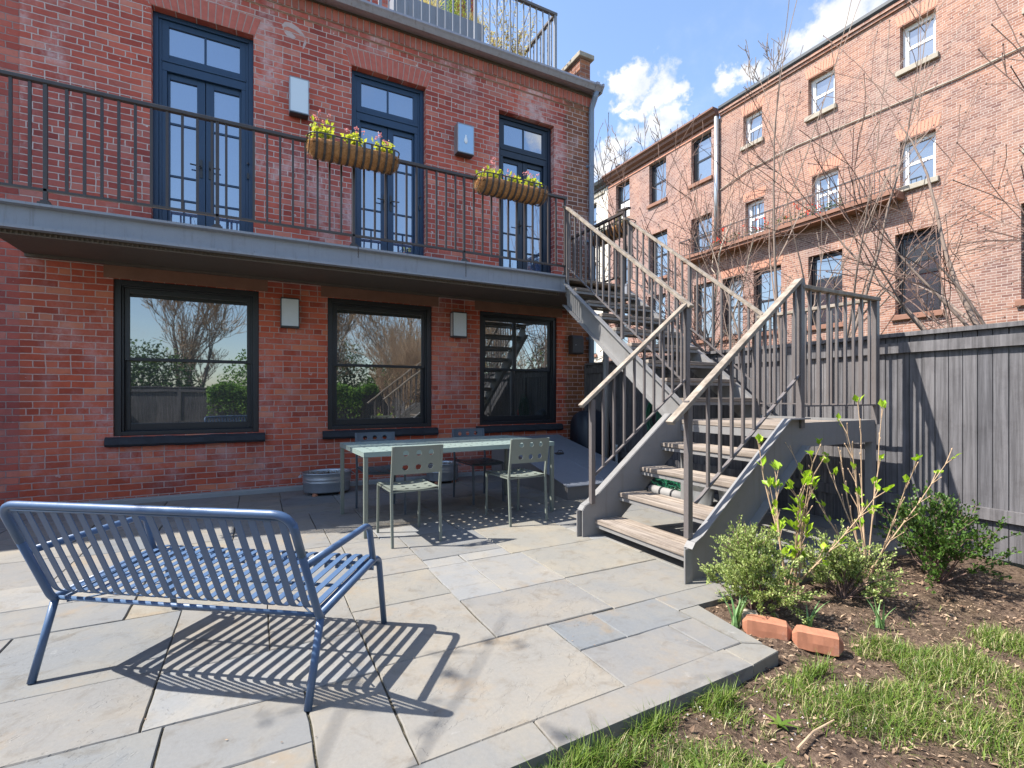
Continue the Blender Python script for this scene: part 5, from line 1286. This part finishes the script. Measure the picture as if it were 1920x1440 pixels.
for cx, cy in tall:
    for i in range(150): a = r.uniform(0, 6.28); blade(mb, (cx+r.gauss(0, .055), cy-abs(r.gauss(0, .02)), soilz(cx, cy)), Vector((math.cos(a), math.sin(a), 0)), r.uniform(.06, .13), .0035, r.uniform(.1, .8), 4)
mb.build('grass', M['grass'], kind='stuff'); dry.build('dry_grass', M['drygrass'], kind='stuff')
mb = MB(); mb.open = True
for i in range(15000):
    x = r.uniform(-.3, 4.6); y = r.uniform(.4, 1.46) if x < 2.2 else r.uniform(.4, 2.0)
    p = Vector((x, y, soilz(x, y)+(.022 if y > 1.47 and x > 2.2 else 0)+r.uniform(0, .008))); d = rv(r); d.z *= .35; s_ = r.random(); leaf(mb, p, d, Vector((0, 0, 1))+rv(r)*.6, .008+.03*s_**3, .004+.014*s_**4)
mb.build('leaf_litter', M['chips'], kind='stuff')
mb = MB(); mb.open = True
for i in range(130):
    cx = r.gauss(1.6, .5); y = r.uniform(.9, 1.42); 
    leaf(mb, Vector((cx, y, soilz(cx, y)+.012)), rv(r), Vector((0, 0, 1))+rv(r)*.4, .009, .008)
mb.build('fallen_petals', M['whiteflower'], kind='stuff')
for (p, q, lb) in (((1.72, 1.08), (1.98, 1.10), 'pale dead stick lying on the soil at the right of the grass'), ((1.10, 1.24), (1.20, 1.15), 'short pale twig in the grass by the paving edge')):
    z = soilz(*p)+.025; mb = MB(); mb.tube([(p[0], p[1], z), ((p[0]+q[0])/2, (p[1]+q[1])/2+.012, z+.006), (q[0], q[1], soilz(*q)+.02)], [.006, .005, .003], 6)
    mesh_thing(mb, 'fallen_stick', M['twig_tan'], lb, 'stick', (p[0], p[1], z))
# broad weed leaves among the grass
mb = MB(); mb.open = True
for cx, cy in ((1.30, 1.14), (1.22, 1.2), (1.55, 1.05), (.95, 1.22), (1.8, 1.2)):
    for k in range(7): a = k*.9+r.random(); blade(mb, (cx, cy, soilz(cx, cy)), Vector((math.cos(a), math.sin(a), 0)), r.uniform(.05, .08), .022, .95, 4)
mb.build('weeds', M['grass'], kind='stuff')

# ------------------------------------------------------------------ trees
bare_tree('bare_tree', 'bare budding tree with a pale slim trunk between the stairs and the row houses', 'tree', (8.3, 7.2, 0),
          [((0, -.05, 1), 3.0, .055, 4), ((.12, -.25, 1), 2.6, .035, 3), ((-.1, .15, 1), 2.4, .03, 3)], 5, M['bark_pale'], M['twig'], 'bare trees beyond the fence', nch=3, ratio=.66, spread=.85, minr=.0050, wiggle=.24, up=.06)
bare_tree('bare_tree', 'wide bare budding tree rising behind the fence at the right', 'tree', (8.2, 5.5, 0),
          [((-.1, .2, 1), 3.0, .055, 4), ((-.3, .5, 1), 2.6, .04, 3), ((.1, -.4, 1), 2.6, .045, 3)], 12, M['bark'], M['twig'], 'bare trees beyond the fence', nch=3, ratio=.66, spread=.85, minr=.0050, wiggle=.24, up=.06)
bare_tree('bare_tree', 'long-limbed dark bare tree with whip-like shoots close behind the fence', 'tree', (6.2, 3.95, 0),
          [((.0, .18, 1), 3.4, .034, 2), ((-.1, .42, 1), 3.1, .026, 2), ((.2, -.3, 1), 3.2, .035, 3), ((.0, .75, 1), 2.7, .02, 2)], 23, M['bark'], M['bark'], 'bare trees beyond the fence', nch=3, ratio=.60, spread=.65, minr=.0045, wiggle=.10, up=.05)
bare_tree('bare_tree', 'bare budding tree at the far right beyond the fence', 'tree', (7.2, 1.6, 0),
          [((-.05, .25, 1), 3.2, .05, 3), ((-.25, .6, 1), 2.9, .04, 3), ((.2, -.3, 1), 3.0, .04, 4)], 22, M['bark'], M['twig'], 'bare trees beyond the fence', nch=3, ratio=.64, spread=.7, minr=.0045, wiggle=.15, up=.06)
bare_tree('bare_shrub', 'reddish bare shrub behind the top of the stairs', 'shrub', (8.6, 8.6, 0),
          [((r.gauss(0, .3), r.gauss(0, .3), 1), 2.0, .022, 3) for _ in range(8)], 31, M['bark'], M['twig'], nch=3, ratio=.58, spread=.6, minr=.002)
bare_tree('bare_shrub', 'dense purplish shrub just beyond the fence under the pale trunk', 'shrub', (9.5, 6.6, 0),
          [((r.gauss(0, .45), r.gauss(0, .45), 1), 1.25, .018, 3) for _ in range(12)], 33, M['bark'], painted('purple_twig', (.12, .05, .05), .9, .3), nch=4, ratio=.6, spread=.8, minr=.0025)
bare_tree('bare_tree', 'distant bare tree showing over the roof of the row houses', 'tree', (25.6, 25.5, 0),
          [((.0, .0, 1), 11.5, .3, 4), ((-.3, .1, 1), 11, .2, 4), ((.2, -.3, 1), 11, .2, 4)], 41, M['bark'], M['twig'], nch=4, ratio=.5, spread=.7, minr=.016, buds=False)
bare_tree('bare_tree', 'second distant bare tree over the roofs, further right', 'tree', (25.6, 18.4, 0),
          [((.0, .0, 1), 11.5, .3, 4), ((-.3, .2, 1), 11, .2, 4)], 43, M['bark'], M['twig'], nch=4, ratio=.5, spread=.7, minr=.016, buds=False)
# planting beyond the fence that shows between the stair treads
r = random.Random(77)
for i, (c, rx, rz_, m_, lb) in enumerate([((6.6, 8.2, 0), .9, 1.9, M['bamboo'], 'pale dry-leaved bush right behind the corner of the brick house'), ((10.8, 8.5, 0), 1.0, 1.9, M['evergreen'], 'dark evergreen bush in the next garden'),
                                          ((11.0, 4.6, 0), 1.1, 2.2, M['evergreen'], 'tall evergreen bush before the orange row house'), ((9.6, 1.6, 0), 1.2, 2.4, M['evergreen'], 'broad evergreen bush at the far right behind the fence')]):
    t = thing('garden_bush', lb, 'bush', c); lv, sm = MB(), MB(); lv.open = sm.open = True
    for k in range(26): d = rv(r).normalized(); d.z = abs(d.z); tip = Vector(c)+Vector((d.x*rx, d.y*rx, d.z*rz_)); sm.tube([c, tip], [.02, .004], 4)
    def fn(r, c=c, rx=rx, rz_=rz_):
        d = rv(r).normalized(); d.z = abs(d.z); q = (.55+.5*r.random())*(1+.25*mn.noise(d*3+Vector((i, 0, 0)))); return Vector(c)+Vector((d.x*rx*q, d.y*rx*q, d.z*rz_*q))
    leaves(lv, fn, 2600, .10, r, .045); sm.build('stems', M['twig'], t); lv.build('foliage', m_, t)
# behind the photographer: what the lower windows reflect
for k, (bx_, by_, L_, r_, sd_, m1, m2, lb) in enumerate([(4.6, -2.9, 1.5, .026, 51, 'bark_pale', 'twig_tan', 'many-stemmed bare garden shrub behind the photographer'),
        (5.6, -5.2, 1.9, .034, 54, 'bark_pale', 'twig_tan', 'tall pale many-stemmed shrub near the corner of the back fence')]):
    r = random.Random(sd_)
    bare_tree('bare_shrub', lb, 'shrub', (bx_, by_, -.08), [((r.gauss(0, .30), r.gauss(0, .25), 1), L_, r_, 4) for _ in range(8)], sd_, M[m1], M[m2], nch=4, ratio=.64, spread=.5, minr=.0042)
for bx_, by_, sd_, lb in ((2.4, -8.5, 53, 'spreading bare tree just beyond the back fence'), (6.5, -9.5, 57, 'tall bare tree beyond the back fence'), (11.0, -8.0, 58, 'bare tree beyond the corner of the back fence'), (-2.5, -10.5, 59, 'bare tree far behind the photographer, to the left')):
    bare_tree('bare_tree', lb, 'tree', (bx_, by_, 0), [((0, .1, 1), 3.2, .11, 4), ((-.4, .1, 1), 3.0, .08, 4), ((.4, .1, 1), 2.9, .08, 4), ((0, -.4, 1), 2.7, .07, 4)], sd_, M['bark'], M['twig_tan'], nch=4, ratio=.64, spread=.7, minr=.009, buds=False)
iv = thing('ivy', 'bright ivy spilling over the back fence behind the photographer', 'ivy', (1.5, -5.95, 0)); mb = MB(); mb.open = True; r = random.Random(5)
for i in range(9000):
    x = r.uniform(-1.5, 4.4); z = 1.62-abs(r.gauss(0, .42))*(1.0 if x < 3.8 else .4); 
    if z < .1: continue
    leaf(mb, Vector((x, -5.90+r.uniform(-.12, .14)*(1 if z > 1.3 else .5), z+.08*math.sin(x*5))), rv(r)+Vector((0, .5, -.3)), Vector((0, 1, .3))+rv(r)*.5, r.uniform(.05, .09), .06)
mb.build('foliage', M['ivy'], iv)
for bx_, by_, rx, rz_, mm_, lb in ((5.5, -7.4, 1.8, 2.6, 'evergreen', 'broad green bush beyond the back fence behind the photographer'), (1.0, -9.0, 2.6, 3.4, 'ivy', 'large leafy bush beyond the left of the back fence'),
                                   (9.5, -8.5, 2.2, 3.2, 'ivy', 'leafy bush beyond the corner of the back fence'), (-4.0, -8.8, 2.4, 3.2, 'evergreen', 'dark bush beyond the far left of the back fence'), (14.5, -7.5, 2.8, 4.2, 'evergreen', 'big dark evergreen beyond the corner of the gardens'), (3.2, -11.0, 2.6, 4.0, 'evergreen', 'tall evergreen farther behind the back fence')):
    t = thing('garden_bush', lb, 'bush', (bx_, by_, 0)); lv = MB(); lv.open = True
    leaves(lv, lambda r: (lambda d: Vector((bx_+d.x*rx, by_+d.y*.9, abs(d.z)*rz_)))(rv(r).normalized()*r.uniform(.55, 1.08)), 8000, .16, r, .085); lv.build('foliage', M[mm_], t)

# young tree at the photographer's left: its overhanging branch throws the soft dapples on the paving and lawn
t = thing('young_tree', 'young tree left of the lawn with sparse new leaves arching overhead', 'tree', (-3.4, .5, -.08)); r = random.Random(17)
tk, tw, lv = MB(), MB(), MB(); tk.open = tw.open = lv.open = True
base = Vector((-3.4, .5, -.08)); fork = Vector((-3.2, .7, 2.6)); tk.tube([base, Vector((-3.38, .55, 1.2)), fork, Vector((-3.25, .8, 3.6)), Vector((-3.4, .9, 4.6))], [.07, .06, .05, .035, .015], 10)
for gx, gy, hh in ((1.72, 1.52, 4.6), (.98, 1.45, 4.3), (1.25, 2.45, 4.9), (1.9, .9, 4.8), (1.2, .8, 4.2), (2.3, 1.1, 4.7), (1.5, .55, 4.4), (.55, 2.75, 5.0)):
    e = Vector((gx-.72*hh, gy+.262*hh, hh)); m_ = fork.lerp(e, .5)+Vector((0, 0, .35))+rv(r)*.15
    pts = [fork, fork.lerp(m_, .5)+Vector((0, 0, .12)), m_, m_.lerp(e, .6)+rv(r)*.06, e]; tw.tube(pts, [.018, .013, .009, .006, .003], 5)
    for k in range(9):
        q = m_.lerp(e, r.uniform(.35, 1.05)); d = rv(r).normalized()*r.uniform(.08, .28); tw.tube([q, q+d*.6+Vector((0, 0, .02)), q+d], [.004, .003, .0015], 4)
        for _ in range(4): leaf(lv, q+d*r.uniform(.5, 1.05)+rv(r)*.03, rv(r)+d, rv(r)+Vector((0, 0, 1)), r.uniform(.03, .065), .03)
tk.build('trunk', M['bark'], t, smooth=True); tw.build('branches', M['bark'], t); lv.build('foliage', M['hyd'], t)
mb = MB(); mb.open = True
for i in range(420):      # bits of leaf and grit blown over the paving, most of it caught along the joints
    sl_ = r.choice(slabs); x, y = r.uniform(sl_[0], sl_[1]), r.uniform(sl_[2], sl_[3])
    if r.random() < .7:
        if r.random() < .5: x = sl_[0]+r.gauss(0, .008)
        else: y = sl_[2]+r.gauss(0, .008)
    if y < 1.6 or (x > 2.2 and y < 2.05): continue
    leaf(mb, Vector((x, y, .003)), Vector((r.gauss(0, 1), r.gauss(0, 1), .05)), Vector((0, 0, 1))+rv(r)*.3, r.uniform(.004, .014), r.uniform(.003, .007))
mb.build('grit', M['chips'], kind='stuff')
cb = MB(); cb.tube([(XN-.03, 11.2, 8.05), (XN-.03, 10.2, 8.28), (XN-.03, 8.6, 8.35), (XN-.03, 5.0, 8.2), (XN-.03, 2.2, 8.3)], .018, 6)
mesh_thing(cb, 'facade_cable', M['capstone'], 'thin pale cable running along the orange brick row house between its window rows', 'cable', (XN-.03, 2.2, 8.2))
